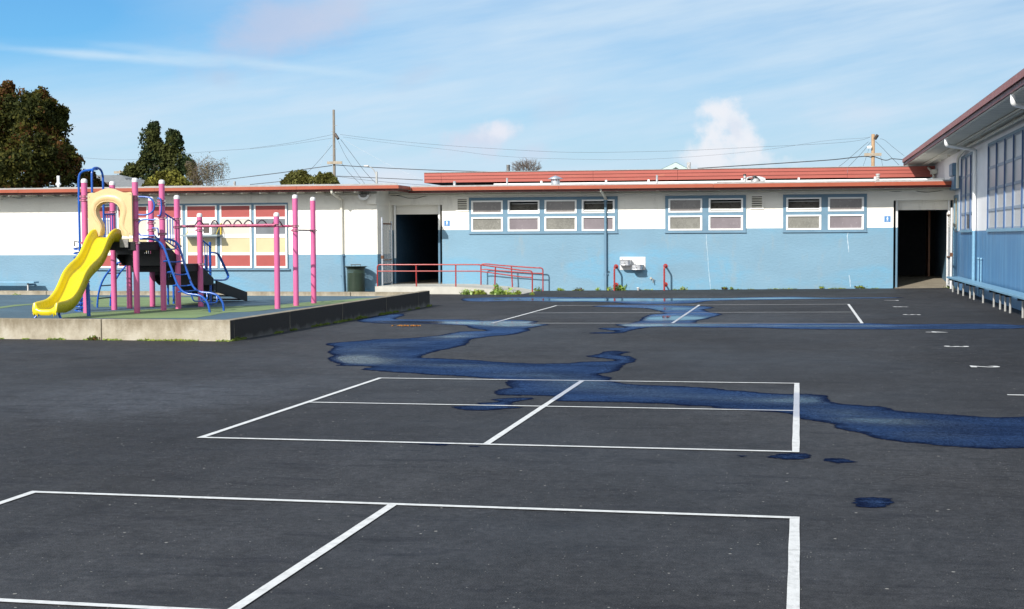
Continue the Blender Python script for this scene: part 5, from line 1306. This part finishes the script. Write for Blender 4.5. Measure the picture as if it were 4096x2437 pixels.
tree('pine_tree', 'tall dark two-topped pine standing behind the roof', pn, 34000, .115, ['leaf_pine', 'leaf_pine_tip'], pick_noise([.12], .55, .5), (AY(608, 740, YP).x, YP, 0), 13, .22, thr=.02, nscale=.9, shell=.3)
YS = 70.
sh_ = [PB3(610, 745, 34, YS), PB3(650, 722, 36, YS), PB3(690, 715, 36, YS), PB3(725, 735, 34, YS), PB3(670, 745, 40, YS), PB3(745, 750, 26, YS), PB3(585, 758, 22, YS)]
tree('lime_tree', 'bright yellow-green bushy tree under the pine', sh_, 16000, .10, ['leaf_lime', 'leaf_olive'], pick_noise([.2], 1., .5), (AY(670, 750, YS).x, YS, 0), 14, .15, thr=-.1, nscale=1.)
def birch():
    Yb = 74.; base = Vector((AY(785, 750, Yb).x, Yb, 0)); t = thing('birch_tree', 'thin pale-stemmed birch with wispy brown branches', 'tree', base, 'trees behind the school'); m = MB(); rs = random.Random(3)
    stems = [((765, 755), (797, 650)), ((785, 755), (800, 690)), ((812, 755), (830, 660)), ((845, 755), (855, 660))]; tips = []
    for a, b in stems:
        A, B = AY(*a, Yb), AY(*b, Yb); limb(m, (A.x, Yb, 1.), (B.x, Yb, B.z), .05, .012, 'bark_birch', .2)
        for k in range(40):
            f = .25+.75*rs.random(); s = Vector((A.x, Yb, A.z)).lerp(Vector((B.x, Yb, B.z)), f); d = Vector((rs.uniform(-.5, .75), rs.uniform(-.6, .6), rs.uniform(.1, .5))); e = s+d
            dr = e+Vector((rs.uniform(-.1, .25), 0, -rs.uniform(.4, .9))); m.tube([s, e, (e+dr)/2+Vector((.05, 0, 0)), dr], .008, 'twig_brown', 4, 2, .003); tips += [e, dr, (e+dr)/2]
    m.build('trunk', t); p = []
    for q in tips:
        for _ in range(5): p.append((q.x+rs.gauss(0, .1), q.y+rs.gauss(0, .1), q.z+rs.gauss(0, .14)))
    bl = [PB3(765, 690, 24, Yb), PB3(770, 715, 30, Yb), PB3(790, 740, 28, Yb), PB3(755, 665, 18, Yb)]; pp, _ = blob_points(bl, 2600, 21, -.1, 1.); p = np.array(p+[tuple(q) for q in pp])
    foliage_mesh('crown', t, p, None, np.full(len(p), .045), ['leaf_yellow', 'twig_brown'], (np.random.RandomState(2).rand(len(p)) < .25).astype(int))
birch()
YR = 110.
for (bl, lb, sd) in (([PB3(1175, 715, 30, YR), PB3(1205, 708, 28, YR), PB3(1225, 722, 26, YR), PB3(1150, 735, 26, YR), PB3(1190, 738, 34, YR)], 'round light olive tree left of the leaning utility pole wires', 15),
                     ([PB3(1285, 722, 30, YR-6), PB3(1310, 712, 24, YR-6), PB3(1260, 735, 28, YR-6), PB3(1330, 728, 24, YR-6), PB3(1345, 742, 16, YR-6), PB3(1300, 742, 34, YR-6)], 'round darker tree right behind the tall utility pole', 16)):
    tree('round_tree', lb, bl, 9000, .13, ['leaf_round', 'leaf_olive'], pick_noise([.15], .7, .5), (bl[0][0], bl[0][1], 0), sd, .2, thr=-.1, nscale=.8)
def bare_tree(cx, cy, w, h, Y, label, seed):
    rs = random.Random(seed); c = AY(cx, cy, Y); base = Vector((c.x, Y, 0)); t = thing('bare_tree', label, 'tree', base, 'trees behind the school'); m = MB(); R = w*Y/FPX; top = c.z+h*Y/FPX
    limb(m, base, (c.x, Y, c.z-R*.3), .22, .12, 'bark', .05)
    def grow(p, d, L, r, k):
        e = p+d*L; m.tube([p, (p+e)/2+Vector((rs.gauss(0, .05), 0, 0)), e], r, 'twig_brown', 3, 0, r*.6, False)
        if k == 0: return
        for _ in range(4 if k > 1 else 5):
            dd = (d+Vector((rs.gauss(0, .6), rs.gauss(0, .6), rs.gauss(.15, .35)))).normalized(); grow(p+d*L*rs.uniform(.5, 1), dd, L*.66, r*.6, k-1)
    for _ in range(9):
        d = Vector((rs.gauss(0, 1.2), rs.gauss(0, .5), 1)).normalized(); grow(Vector((c.x, Y, c.z-R*.35)), d, R*.62, .035, 3)
    m.build('trunk', t)
bare_tree(2112, 712, 95, 46, 105, 'leafless tree with a twiggy round top above the red parapet', 5)

# weeds along walls and kerbs -------------------------------------------------
def weed(x, y, z, r, h, n, mats, label, seed, leaf=.05, grp='weeds in the yard cracks', cat='weed'):
    rs = np.random.RandomState(seed); p = rs.normal(size=(n, 3))*np.array((r*.36, r*.25, h*.34)); leaf *= .62; p[:, 2] = np.abs(p[:, 2]); p[:, 0] += p[:, 2]*.15*rs.normal(size=n); p += np.array((x, y, z+.01))
    o = foliage_mesh('weed', None, p, None, leaf*(.5+rs.rand(n)), mats, rs.randint(0, len(mats), n), 2.2, (x, y, z)); return tag(o, label, cat, grp)
def weed_px(S, r, h, n, mats, label, seed, leaf=.05, Y=None):
    p = GR(*S) if Y is None else AY(*S, Y)
    return weed(p.x, p.y, p.z, r, h, n, mats, label, seed, leaf)
GM = ['leaf_weed', 'grass']
weed_px(c4(1295, 1325), .20, .2, 90, ['leaf_weed', 'leaf_pale'], 'left leafy weed clump at the front foot of the ramp', 1, .10, YRF-.2)
weed_px(c4(1580, 1325), .26, .3, 150, ['leaf_weed', 'leaf_pale'], 'largest leafy weed clump, in front of the ramp rail post', 2, .12, YRF-.2)
weed_px(c4(1665, 1328), .25, .14, 140, GM, 'low yellow-green weed tuft right of the largest clump', 3, .06, YRF-.2)
weed_px(c4(1745, 1328), .14, .08, 60, GM, 'tiny weed tuft where the ramp meets the asphalt', 4, .05, YRF-.2)
weed_px(c4(1893, 1325), .08, .10, 50, GM, 'weed at the foot of the last front ramp rail post', 5, .05)
weed_px(c4(1935, 1292), .18, .16, 70, ['leaf_weed', 'leaf_moss'], 'weed against the wall at the end of the ramp', 6, .06, YB-.1)
weed_px(c4(2150, 1285), .15, .08, 60, GM, 'weed at the wall foot right of the rear ramp rail', 7, .05, YB-.06)
weed_px(c5(265, 1287), .22, .10, 70, ['leaf_moss', 'leaf_rust'], 'brownish weed at the wall foot left of the downspout', 8, .05, YB-.06)
weed_px(c5(432, 1284), .07, .07, 30, GM, 'small weed close left of the central downspout', 9, .05, YB-.06)
weed_px(c5(534, 1284), .10, .12, 40, GM, 'weed between the downspout and the left grab rail', 10, .06, YB-.08)
weed_px(c5(640, 1284), .26, .22, 110, ['leaf_moss', 'leaf_weed'], 'dark leafy weed behind the left grab rail', 11, .08, YB-.15)
weed_px(c5(1212, 1280), .12, .11, 50, ['leaf_pale', 'grass'], 'pale weed at the wall foot right of the right grab rail', 12, .06, YB-.06)
weed_px(c5(1600, 1272), .12, .08, 50, ['leaf_rust', 'leaf_moss'], 'dry brown weed below the middle windows', 13, .05, YB-.06)
weed_px(c5(1660, 1270), .07, .05, 30, GM, 'tiny weed right of the dry brown one', 14, .04, YB-.06)
weed_px(c6(565, 1095), .09, .06, 36, GM, 'small weed below the right-hand windows', 15, .05, YB-.06)
weed_px(c6(870, 1094), .30, .09, 90, ['leaf_moss', 'leaf_rust', 'grass'], 'spreading weed left of the right doorway', 16, .05, YB-.06)
weed_px(c6(1580, 1097), .14, .14, 60, ['grass', 'leaf_moss'], 'weed at the foot of the folded white gate', 17, .05, YB-.3)
weed_px(c1(690, 1412), .11, .08, 90, ['leaf_moss', 'leaf_rust'], 'dark weed tuft near the joint of playground front wall', 18, .04, yf-.04)
weed_px(c1(130, 1088), .22, .07, 80, GM, 'weed growing on the back kerb of the playground at left', 19, .05, yk-.25)
def fringe(pts, n, lb, mats, leaf, h):
    rs = np.random.RandomState(len(lb)); P = []
    L = [(Vector(pts[i+1])-Vector(pts[i])).length for i in range(len(pts)-1)]; tot = sum(L)
    while len(P) < n:
        i = rs.choice(len(L), p=np.array(L)/tot); a = Vector(pts[i]).lerp(Vector(pts[i+1]), rs.rand())
        k = noise.noise(Vector((a.x*2.3, a.y*2.3, 4)))
        if k < .02: continue
        P.append((a.x+rs.normal()*.015, a.y+rs.normal()*.02, gz(a.x, a.y)+abs(rs.normal())*h*(.4+k)))
    P = np.array(P); o = foliage_mesh('grass_fringe', None, P, None, leaf*(.5+rs.rand(n)), mats, rs.randint(0, len(mats), n), 2.4)
    struct(o, lb, 'stuff')
fringe([(-16, yf-.02, 0), (xs, yf-.02, 0)], 1500, 'grass and moss fringe at the foot of the playground front wall', ['grass', 'leaf_weed'], .018, .014)
fringe([(xs+.02, yf, 0), (xs+.02, yk, 0)], 2600, 'moss fringe along the shaded side of the playground wall', ['leaf_moss'], .022, .022)
fringe([(xl+3., YRF-.06, 0), (-8.1, YRF-.06, 0)], 2400, 'strip of short grass along the front of the ramp', ['grass', 'leaf_weed', 'grass', 'leaf_rust'], .035, .05)
fringe([(-7, YB-.02, 0), (2.5, YB-.02, 0)], 500, 'sparse weeds along the foot of the blue wall', ['grass', 'leaf_moss'], .02, .015)
def litter(S, n, w, lb, mat='petal'):
    p = GR(*S); m = MB(); rs = random.Random(n)
    for k in range(n):
        x, y = p.x+rs.gauss(0, w), p.y+rs.gauss(0, w*.6); z = gz(x, y)+.008; a = rs.uniform(0, 6.3); s = rs.uniform(.015, .035)
        m.add([(x+s*math.cos(a), y+s*math.sin(a), z), (x+s*math.cos(a+1.6), y+s*math.sin(a+1.6), z+.02), (x+s*math.cos(a+3.1), y+s*math.sin(a+3.1), z+.004), (x+s*math.cos(a+4.7), y+s*math.sin(a+4.7), z+.018)], [(0, 1, 2, 3)], mat)
    return m.build('fallen_leaf', None, p)
tag(litter((1622, 1306.5), 26, .09, ''), 'larger heap of orange leaves on the asphalt near the playground', 'leaf litter', 'fallen orange leaves')
tag(litter((1668, 1307), 9, .05, ''), 'smaller scrap of orange leaves right of the larger heap', 'leaf litter', 'fallen orange leaves')
tag(litter((2662, 1269.5), 8, .06, '', 'rail_red'), 'red leaf lying in the far puddle', 'leaf')

# ------------------------------------------------------------------ beyond the school
YU = 130.
def upole(x, ytop, w0, w1, mat, lb, arm, yarm, Y, extra=True):
    b = AY(x, 760, Y); tp = AY(x, ytop, Y); t = thing('utility_pole', lb, 'utility pole', (b.x, Y, 0), 'utility poles behind the school')
    m = MB(); m.lathe((b.x, Y, 0), [(w1, 0), (w0, tp.z), (w0*.8, tp.z+.02), (0, tp.z+.02)], mat, 12); m.build('shaft', t)
    if arm:
        A, B = AY(arm[0], yarm, Y-.25), AY(arm[1], yarm, Y-.25); m = MB(); m.box((A.x, Y-.3, A.z-.13), (B.x, Y-.18, A.z+.13), 'wood_arm'); m.build('crossarm', t)
    return t, b.x, tp.z
t1, px1, pz1 = upole(1338, 440, .115, .165, 'wood_pole', 'tall bare wooden utility pole with one low crossarm', (1309, 1368), 652, YU)
m = MB(); q = AY(1352, 550, YU-.3); m.tube([AY(1340, 536, YU-.2), AY(1353, 556, YU-.4)], .14, 'ac_dark', 10); m.build('transformer', t1)
m = MB()
for yy, sg in ((503, 1), (527, -1), (597, 1), (621, -1), (646, 1)): q = AY(1338, yy, YU); m.tube([(q.x, YU-.15, q.z), (q.x+.32*sg, YU-.15, q.z)], .018, 'bracket_metal', 5)
m.build('step_peg', t1)
t2, px2, pz2 = upole(3491, 538, .155, .16, 'wood_pole_warm', 'short warm brown utility pole with crossarm at right', (3457, 3526), 619, YU)
m = MB(); m.tube([AY(3500, 556, YU-.3), AY(3510, 541, YU-.5)], .15, 'ac_dark', 10); m.build('transformer', t2)
t3, _, _ = upole(482, 683, .1, .12, 'wood_pole_warm', 'distant utility pole with slanted crossarm above the grey house', (456, 505), 690, 150.)
m = MB(); q = AY(3480, 589, YU-.3); m.box((q.x-.25, YU-.4, q.z-.1), (q.x+.12, YU-.2, q.z+.1), 'white_paint'); m.build('insulator', t2)
def wire(pts, lb, r=.022, mat='wire_black', Y=YU, Y2=None):
    n = len(pts); P = [AY(x, y, Y if Y2 is None else Y+(Y2-Y)*k/(n-1)) for k, (x, y) in enumerate(pts)]
    m = MB(); m.tube(P, r, mat, 5, 6); tag(m.build('utility_wire', None, P[0]), lb, 'wire', 'overhead wires behind the school')
z2 = lambda x, y: (1000+x*.4008, 400+y*.4008)
z6 = lambda x, y: (3300+x*.2021, 480+y*.2021)
wire([z2(0, 765), z2(300, 728), z2(600, 685), z2(820, 655)], 'thick lower cable sagging from the tall pole to the left', .035)
wire([(420, 790), (600, 762), (800, 733), z2(0, 765)], 'thick cable end rising over the yellow-green tree', .03)
wire([z2(860, 650), z2(1200, 672), z2(1800, 700), z2(2400, 718)], 'thick cable running right from the tall pole crossarm', .035)
wire([z2(860, 760), z2(1300, 780), z2(1725, 800)], 'lower cable running right from the tall pole to the parapet', .03)
wire([z2(0, 845), z2(400, 805), z2(740, 770)], 'lowest cable running left from the tall pole', .03)
wire([z2(870, 765), z2(1200, 805), z2(1600, 840), z2(1800, 852)], 'sagging thin wire below the lower right cable', .015)
wire([z2(0, 485), z2(400, 430), z2(830, 345)], 'upper thin wire running left from the tall pole', .011)
wire([z2(0, 490), z2(400, 445), z2(830, 380)], 'second thin wire just below the upper left one', .009)
wire([(200, 620), (500, 640), (760, 613), z2(0, 487)], 'faint thin wire crossing in front of the pine', .010)
wire([z2(900, 345), z2(1300, 395), z2(1900, 450), z2(2490, 490), (2300, 610), (2700, 604), (3000, 590), z6(0, 470), z6(640, 412), z6(890, 345)], 'long thin wire between the two utility poles', .010)
wire([z2(930, 370), z2(1400, 432), z2(2000, 500), z2(2490, 560), (2250, 636), (2600, 637), (3000, 607), z6(0, 415), z6(700, 365), z6(900, 335)], 'second long thin wire between the two utility poles', .008)
wire([z2(905, 395), z2(1030, 560), z2(1150, 720), z2(1285, 860)], 'steep guy wire on the right of the tall pole', .018)
wire([z2(880, 410), z2(960, 570), z2(1060, 720), z2(1160, 858)], 'steeper guy wire nearer the tall pole', .014)
wire([z2(920, 390), z2(1150, 520), z2(1450, 680), z2(1725, 800)], 'pale service drop from the tall pole down to the parapet', .009, 'wire_white')
wire([z2(820, 450), z2(720, 570), z2(620, 680), z2(550, 745)], 'slanting wire left of the tall pole', .016)
wire([z2(810, 390), z2(720, 600), z2(660, 740), z2(605, 858)], 'pale slanting service drop left of the tall pole', .008, 'wire_white')
wire([z2(920, 640), z2(1000, 740), z2(1120, 855)], 'short steep wire under the tall pole crossarm', .016)
wire([(2790, 674), (3000, 661), z6(0, 800), z6(500, 750), z6(780, 722), z6(920, 740)], 'thick sagging cable running left from the short pole', .04)
wire([z6(985, 730), z6(1150, 790), z6(1240, 795), z6(1320, 770), z6(1530, 785)], 'thick cable from the short pole to the right-hand roof', .035)
wire([z6(860, 430), z6(650, 610), z6(400, 830), z6(270, 925)], 'outer left guy wire of the short pole', .016)
wire([z6(900, 440), z6(740, 640), z6(470, 922)], 'inner left guy wire of the short pole', .016)
wire([z6(1000, 425), z6(1150, 570), z6(1300, 730), z6(1465, 895)], 'inner right guy wire of the short pole', .016)
wire([z6(1085, 375), z6(1180, 400), z6(1350, 540), z6(1570, 715)], 'outer right wire from the short pole to the roof corner', .012)
wire([z6(870, 570), z6(820, 720), z6(755, 918)], 'steep short wire on the left of the short pole', .012)
wire([z6(1100, 720), z6(1120, 800), z6(1142, 912)], 'steep short wire on the right of the short pole', .012)
def street_lamp():
    Y = 105.; b = AY(1507, 760, Y); tp = AY(1507, 690, Y); t = thing('street_lamp', 'grey street lamp with curved arm behind the roof', 'street lamp', (b.x, Y, 0)); m = MB()
    m.lathe((b.x, Y, 0), [(.13, 0), (.085, tp.z), (0, tp.z+.12)], 'lamp_grey', 10); m.build('post', t)
    P = [AY(*z2(1265, 770), Y), AY(*z2(1255, 740), Y), AY(*z2(1235, 700), Y), AY(*z2(1205, 673), Y), AY(*z2(1165, 660), Y)]; m = MB(); m.tube(P, .035, 'lamp_grey', 8, 4); m.build('arm', t)
    q = P[-1]; m = MB(); m.box((q.x-.2, Y-.1, q.z-.03), (q.x+.15, Y+.1, q.z+.06), 'old_white'); m.build('lamp_head', t)
street_lamp()
m = MB(); p = AY(939, 748, 95); q = AY(939, 726, 95); m.tube([(p.x, 95, 0), (p.x, 95, q.z)], .09, 'weathered_pipe', 8); tag(m.build('post', None, (p.x, 95, 0)), 'short grey post top right of the birch', 'post')
m = MB(); p = AY(2033, 684, 62); q = AY(2033, 661, 62); m.lathe((p.x, 62, 0), [(.085, 2.5), (.08, q.z), (.1, q.z+.01), (0, q.z+.02)], 'weathered_pipe', 10); tag(m.build('chimney', None, (p.x, 62, 2.5)), 'weathered chimney pipe above the left part of red parapet', 'chimney')
def grey_house():
    Y0, Y1 = 76., 86.; t = thing('house', 'house with grey hipped shingle roof behind the climbing frame', 'house', (AY(450, 740, Y0).x, 80, 0)); ez = AY(420, 765, Y0).z
    xl_, xr_ = AY(330, 760, Y0).x, AY(590, 760, Y0).x; ra_, rb_ = AY(375, 700, 80.), AY(466, 700, 80.); m = MB()
    rz = ra_.z; xm0 = AY(340, 700, 80.).x
    m.quad((xl_, Y0, ez), (xr_, Y0, ez), (rb_.x, 80.5, rz), (xm0, 80.5, rz), 'roof_shingle'); m.add([(xr_, Y0, ez), (xr_, Y1, ez), (rb_.x, 80.5, rz)], [(0, 1, 2)], 'roof_shingle'); m.quad((xl_, Y1, ez), (xm0, 80.5, rz), (rb_.x, 80.5, rz), (xr_, Y1, ez), 'roof_shingle'); m.add([(xl_, Y0, ez), (xm0, 80.5, rz), (xl_, Y1, ez)], [(0, 1, 2)], 'roof_shingle'); m.build('roof', t)
    m = MB(); m.box((xl_+.4, Y0+.4, 0), (xr_-.4, Y1-.4, ez-.01), 'house_wall'); m.build('wall', t)
    m = MB(); p = AY(412, 740, Y0+1); m.box((p.x-.35, Y0+1, ez-.2), (p.x+.35, Y0+1.6, p.z+.15), 'roof_shingle_brown'); m.build('chimney', t)
    m = MB(); p = AY(498, 713, 79.); 
    m.add([p, p+Vector((.55, -.1, -.35)), p+Vector((.55, .7, -.3)), p+Vector((0, .7, .02))], [(0, 1, 2, 3)], 'pane_dark'); m.build('skylight', t)
grey_house()
def gable_house():
    Y0 = 92.; t = thing('house', 'mint green gable of a house peeking over the red parapet', 'house', (AY(2706, 660, Y0).x, Y0, 0)); ap = AY(2706, 652, Y0); ll, rr = AY(2645, 681, Y0), AY(2766, 683, Y0); m = MB()
    th = .30
    for e in (ll, rr):
        d = Vector((0, 0, -th)); m.prism([(ap.x, Y0-.5, ap.z), (e.x, Y0-.5, e.z), (e.x, Y0-.5, e.z-th), (ap.x, Y0-.5, ap.z-th)], (0, .08, 0), 'mint'); m.quad((ap.x, Y0-.5, ap.z+.02), (e.x, Y0-.5, e.z+.02), (e.x, Y0+9, e.z+.02), (ap.x, Y0+9, ap.z+.02), 'roof_shingle')
    m.build('roof', t); m = MB(); m.add([(ap.x, Y0, ap.z-.1), (ll.x+.3, Y0, ll.z-.2), (ll.x+.3, Y0, 0), (rr.x-.3, Y0, 0), (rr.x-.3, Y0, rr.z-.2)], [(0, 1, 2, 3, 4)], 'mint'); m.box((ll.x+.4, Y0+.02, 0), (rr.x-.4, Y0+8.5, ll.z-.3), 'mint'); m.build('wall', t)
    m = MB(); p = AY(2755, 680, Y0+2); q = AY(2755, 650, Y0+2); m.lathe((p.x, Y0+2, 0), [(.13, p.z-1), (.13, q.z), (0, q.z)], 'weathered_pipe', 10); m.build('chimney', t)
gable_house()

# ------------------------------------------------------------------ light and sky
SUN = Vector((-.64, -1.45, 1.)).normalized()
ELEV = math.asin(SUN.z); ROT = math.atan2(-SUN.x, SUN.y)
ld = bpy.data.lights.new('sun', 'SUN'); ld.energy = 4.8; ld.angle = math.radians(.5); ld.color = (1., .955, .88)
lo = bpy.data.objects.new('sun', ld); COL.objects.link(lo); lo.rotation_mode = 'QUATERNION'; lo.rotation_quaternion = (-SUN).to_track_quat('-Z', 'Y'); lo.location = SUN*60
W = bpy.data.worlds.new('World'); SC.world = W; W.use_nodes = True; nt = W.node_tree; bg = nt.nodes['Background']; L = nt.links.new
sky = nt.nodes.new('ShaderNodeTexSky'); sky.sky_type = 'NISHITA'; sky.sun_disc = False; sky.sun_elevation = ELEV; sky.sun_rotation = ROT; sky.altitude = 50; sky.air_density = 1.; sky.dust_density = .6; sky.ozone_density = 3.
tc = nt.nodes.new('ShaderNodeTexCoord'); D = tc.outputs['Generated']; s = sep(nt, D)
az = mth(nt, 'ARCTAN2', s[0], s[1]); el = mth(nt, 'ARCSINE', s[2])
cb = nt.nodes.new('ShaderNodeCombineXYZ'); L(az, cb.inputs[0]); L(el, cb.inputs[1]); AE = cb.outputs[0]
def ae(x, y): d = ray(x, y).normalized(); return math.atan2(d.x, d.y), math.asin(d.z)
def mapped(sx, sy):
    mp = nt.nodes.new('ShaderNodeMapping'); mp.inputs['Scale'].default_value = (sx, sy, 1); L(AE, mp.inputs['Vector']); return mp.outputs['Vector']
def cloud(col, x, y, rx, ry, col_rgb, strength, nscale, edge, rot=0., detail=6, stretch=1.):
    """soft cloud bank at a fixed bearing in the sky"""
    a0, e0 = ae(x, y); ra_, re_ = rx*1.6/FPX, ry*1.6/FPX
    da, de = mth(nt, 'SUBTRACT', az, a0), mth(nt, 'SUBTRACT', el, e0)
    c_, s_ = math.cos(rot), math.sin(rot)
    u_ = mth(nt, 'ADD', mth(nt, 'MULTIPLY', da, c_/ra_), mth(nt, 'MULTIPLY', de, s_/ra_)); v_ = mth(nt, 'SUBTRACT', mth(nt, 'MULTIPLY', de, c_/re_), mth(nt, 'MULTIPLY', da, s_/re_))
    q = mth(nt, 'SQRT', mth(nt, 'ADD', mth(nt, 'MULTIPLY', u_, u_), mth(nt, 'MULTIPLY', v_, v_)))
    n_ = noi(nt, mapped(1, stretch), nscale, detail, .58)
    k = mth(nt, 'ADD', mth(nt, 'SUBTRACT', 1., q), mth(nt, 'MULTIPLY', mth(nt, 'SUBTRACT', n_, .5), 2.2))
    mr = nt.nodes.new('ShaderNodeMapRange'); mr.interpolation_type = 'SMOOTHSTEP'; mr.inputs['From Min'].default_value = .5-edge; mr.inputs['From Max'].default_value = .5+edge; mr.inputs['To Max'].default_value = strength; L(k, mr.inputs['Value'])
    return mixc(nt, mr.outputs[0], col, col_rgb)
KS = .10
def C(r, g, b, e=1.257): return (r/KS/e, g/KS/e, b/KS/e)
col = mixc(nt, 1., sky.outputs[0], (.36, .68, .88), 'MULTIPLY')
# unseen bright overcast added behind the camera, to fill the shaded walls
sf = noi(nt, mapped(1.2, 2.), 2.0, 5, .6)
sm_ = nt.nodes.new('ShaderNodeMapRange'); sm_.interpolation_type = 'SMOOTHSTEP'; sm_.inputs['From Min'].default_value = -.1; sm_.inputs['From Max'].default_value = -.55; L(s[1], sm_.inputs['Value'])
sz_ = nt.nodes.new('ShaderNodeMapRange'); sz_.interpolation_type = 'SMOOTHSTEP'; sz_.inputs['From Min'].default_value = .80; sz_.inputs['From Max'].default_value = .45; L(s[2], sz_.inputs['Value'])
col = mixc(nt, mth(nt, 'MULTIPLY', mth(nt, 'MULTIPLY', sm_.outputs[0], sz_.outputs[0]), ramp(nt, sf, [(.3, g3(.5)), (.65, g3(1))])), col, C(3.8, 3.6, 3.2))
# deeper blue overhead, away from the sun
zn = nt.nodes.new('ShaderNodeMapRange'); zn.interpolation_type = 'SMOOTHSTEP'; zn.inputs['From Min'].default_value = .17; zn.inputs['From Max'].default_value = .5; L(s[2], zn.inputs['Value'])
nf = nt.nodes.new('ShaderNodeMapRange'); nf.interpolation_type = 'SMOOTHSTEP'; nf.inputs['From Min'].default_value = -.65; nf.inputs['From Max'].default_value = .0; L(s[1], nf.inputs['Value'])
col = mixc(nt, mth(nt, 'MULTIPLY', zn.outputs[0], nf.outputs[0]), col, mixc(nt, 1., col, (.30, .58, 1.1), 'MULTIPLY'))
# thin high veil in long bands rising to the right
cr, sr = math.cos(.17), math.sin(.17)
ub = mth(nt, 'ADD', mth(nt, 'MULTIPLY', az, cr), mth(nt, 'MULTIPLY', el, sr)); vb = mth(nt, 'SUBTRACT', mth(nt, 'MULTIPLY', el, cr), mth(nt, 'MULTIPLY', az, sr))
cv = nt.nodes.new('ShaderNodeCombineXYZ'); L(mth(nt, 'MULTIPLY', ub, 3.2), cv.inputs[0]); L(mth(nt, 'MULTIPLY', vb, 26.), cv.inputs[1])
v1 = noi(nt, cv.outputs[0], 1.5, 7, .6); v2 = noi(nt, mapped(2, 6), 1.6, 4, .55)
a0, e0 = ae(60, 40); ux = mth(nt, 'DIVIDE', mth(nt, 'SUBTRACT', az, a0), .25); vx = mth(nt, 'DIVIDE', mth(nt, 'SUBTRACT', el, e0), .066)
clear = ramp(nt, mth(nt, 'SQRT', mth(nt, 'ADD', mth(nt, 'MULTIPLY', ux, ux), mth(nt, 'MULTIPLY', vx, vx))), [(.25, g3(.0)), (1., g3(1))])
veil = mth(nt, 'MULTIPLY', mth(nt, 'MULTIPLY', ramp(nt, v1, [(.30, g3(.52)), (.66, g3(1.))]), ramp(nt, v2, [(.30, g3(.66)), (.60, g3(.98))])), clear)
col = mixc(nt, veil, col, C(.63, .785, .93))
low = nt.nodes.new('ShaderNodeMapRange'); low.interpolation_type = 'SMOOTHSTEP'; low.inputs['From Min'].default_value = .11; low.inputs['From Max'].default_value = .0; low.inputs['To Max'].default_value = .55; L(s[2], low.inputs['Value'])
col = mixc(nt, low.outputs[0], col, C(.62, .77, .92))
D_ = 1.6423
col = cloud(col, 1130, 110, 330, 110, C(.51, .60, .80), .8, 18, .55, .25, 5, 1.6)
col = cloud(col, 1400, 30, 230, 60, C(.55, .64, .82), .7, 18, .5, .5, 5, 1.6)
col = cloud(col, 400, 222, 480, 14, C(.72, .86, .96), .55, 10, .7, -.05, 4, 4)
col = cloud(col, 1100, 262, 500, 16, C(.68, .84, .95), .4, 10, .7, -.1, 4, 4)
col = cloud(col, 880, 318, 70, 40, C(.50, .62, .80), .45, 26, .6)
col = cloud(col, 1680, 300, 110, 40, C(.52, .64, .82), .4, 22, .6, .35)
col = cloud(col, 1930, 560, 140, 62, C(.66, .73, .87), .9, 34, .4, .1, 8)
col = cloud(col, 1990, 525, 75, 45, C(.82, .845, .93), .9, 40, .4, 0, 8)
col = cloud(col, 2130, 612, 90, 34, C(.62, .72, .87), .7, 34, .5, 0, 7)
for q in ((2850, 440, 62, 46, .95), (2905, 480, 70, 60, .8), (2860, 530, 70, 66, .95), (2960, 540, 60, 60, .75), (2900, 600, 130, 70, .9), (2800, 625, 90, 40, .7), (2960, 640, 200, 42, .7)):
    col = cloud(col, q[0], q[1], q[2], q[3], C(.86, .885, .945), q[4], 38, .34, 0, 8)
col = cloud(col, 2935, 520, 30, 40, C(.66, .74, .87), .55, 40, .4, 0, 7)
col = cloud(col, 2240, 430, 100, 50, C(.58, .70, .86), .4, 24, .6, .4)
col = cloud(col, 3480, 450, 150, 50, C(.72, .78, .90), .35, 18, .6)
col = cloud(col, 1560, 720, 160, 40, C(.80, .82, .90), .6, 18, .5)
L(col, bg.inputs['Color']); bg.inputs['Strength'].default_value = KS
SC.view_settings.view_transform = 'Standard'; SC.view_settings.look = 'None'; SC.view_settings.exposure = .33; SC.view_settings.gamma = 1
SC.render.resolution_x, SC.render.resolution_y = 1024, 609
SC.cycles.max_bounces = 8; SC.cycles.transparent_max_bounces = 16
SC.cycles.use_denoising = True
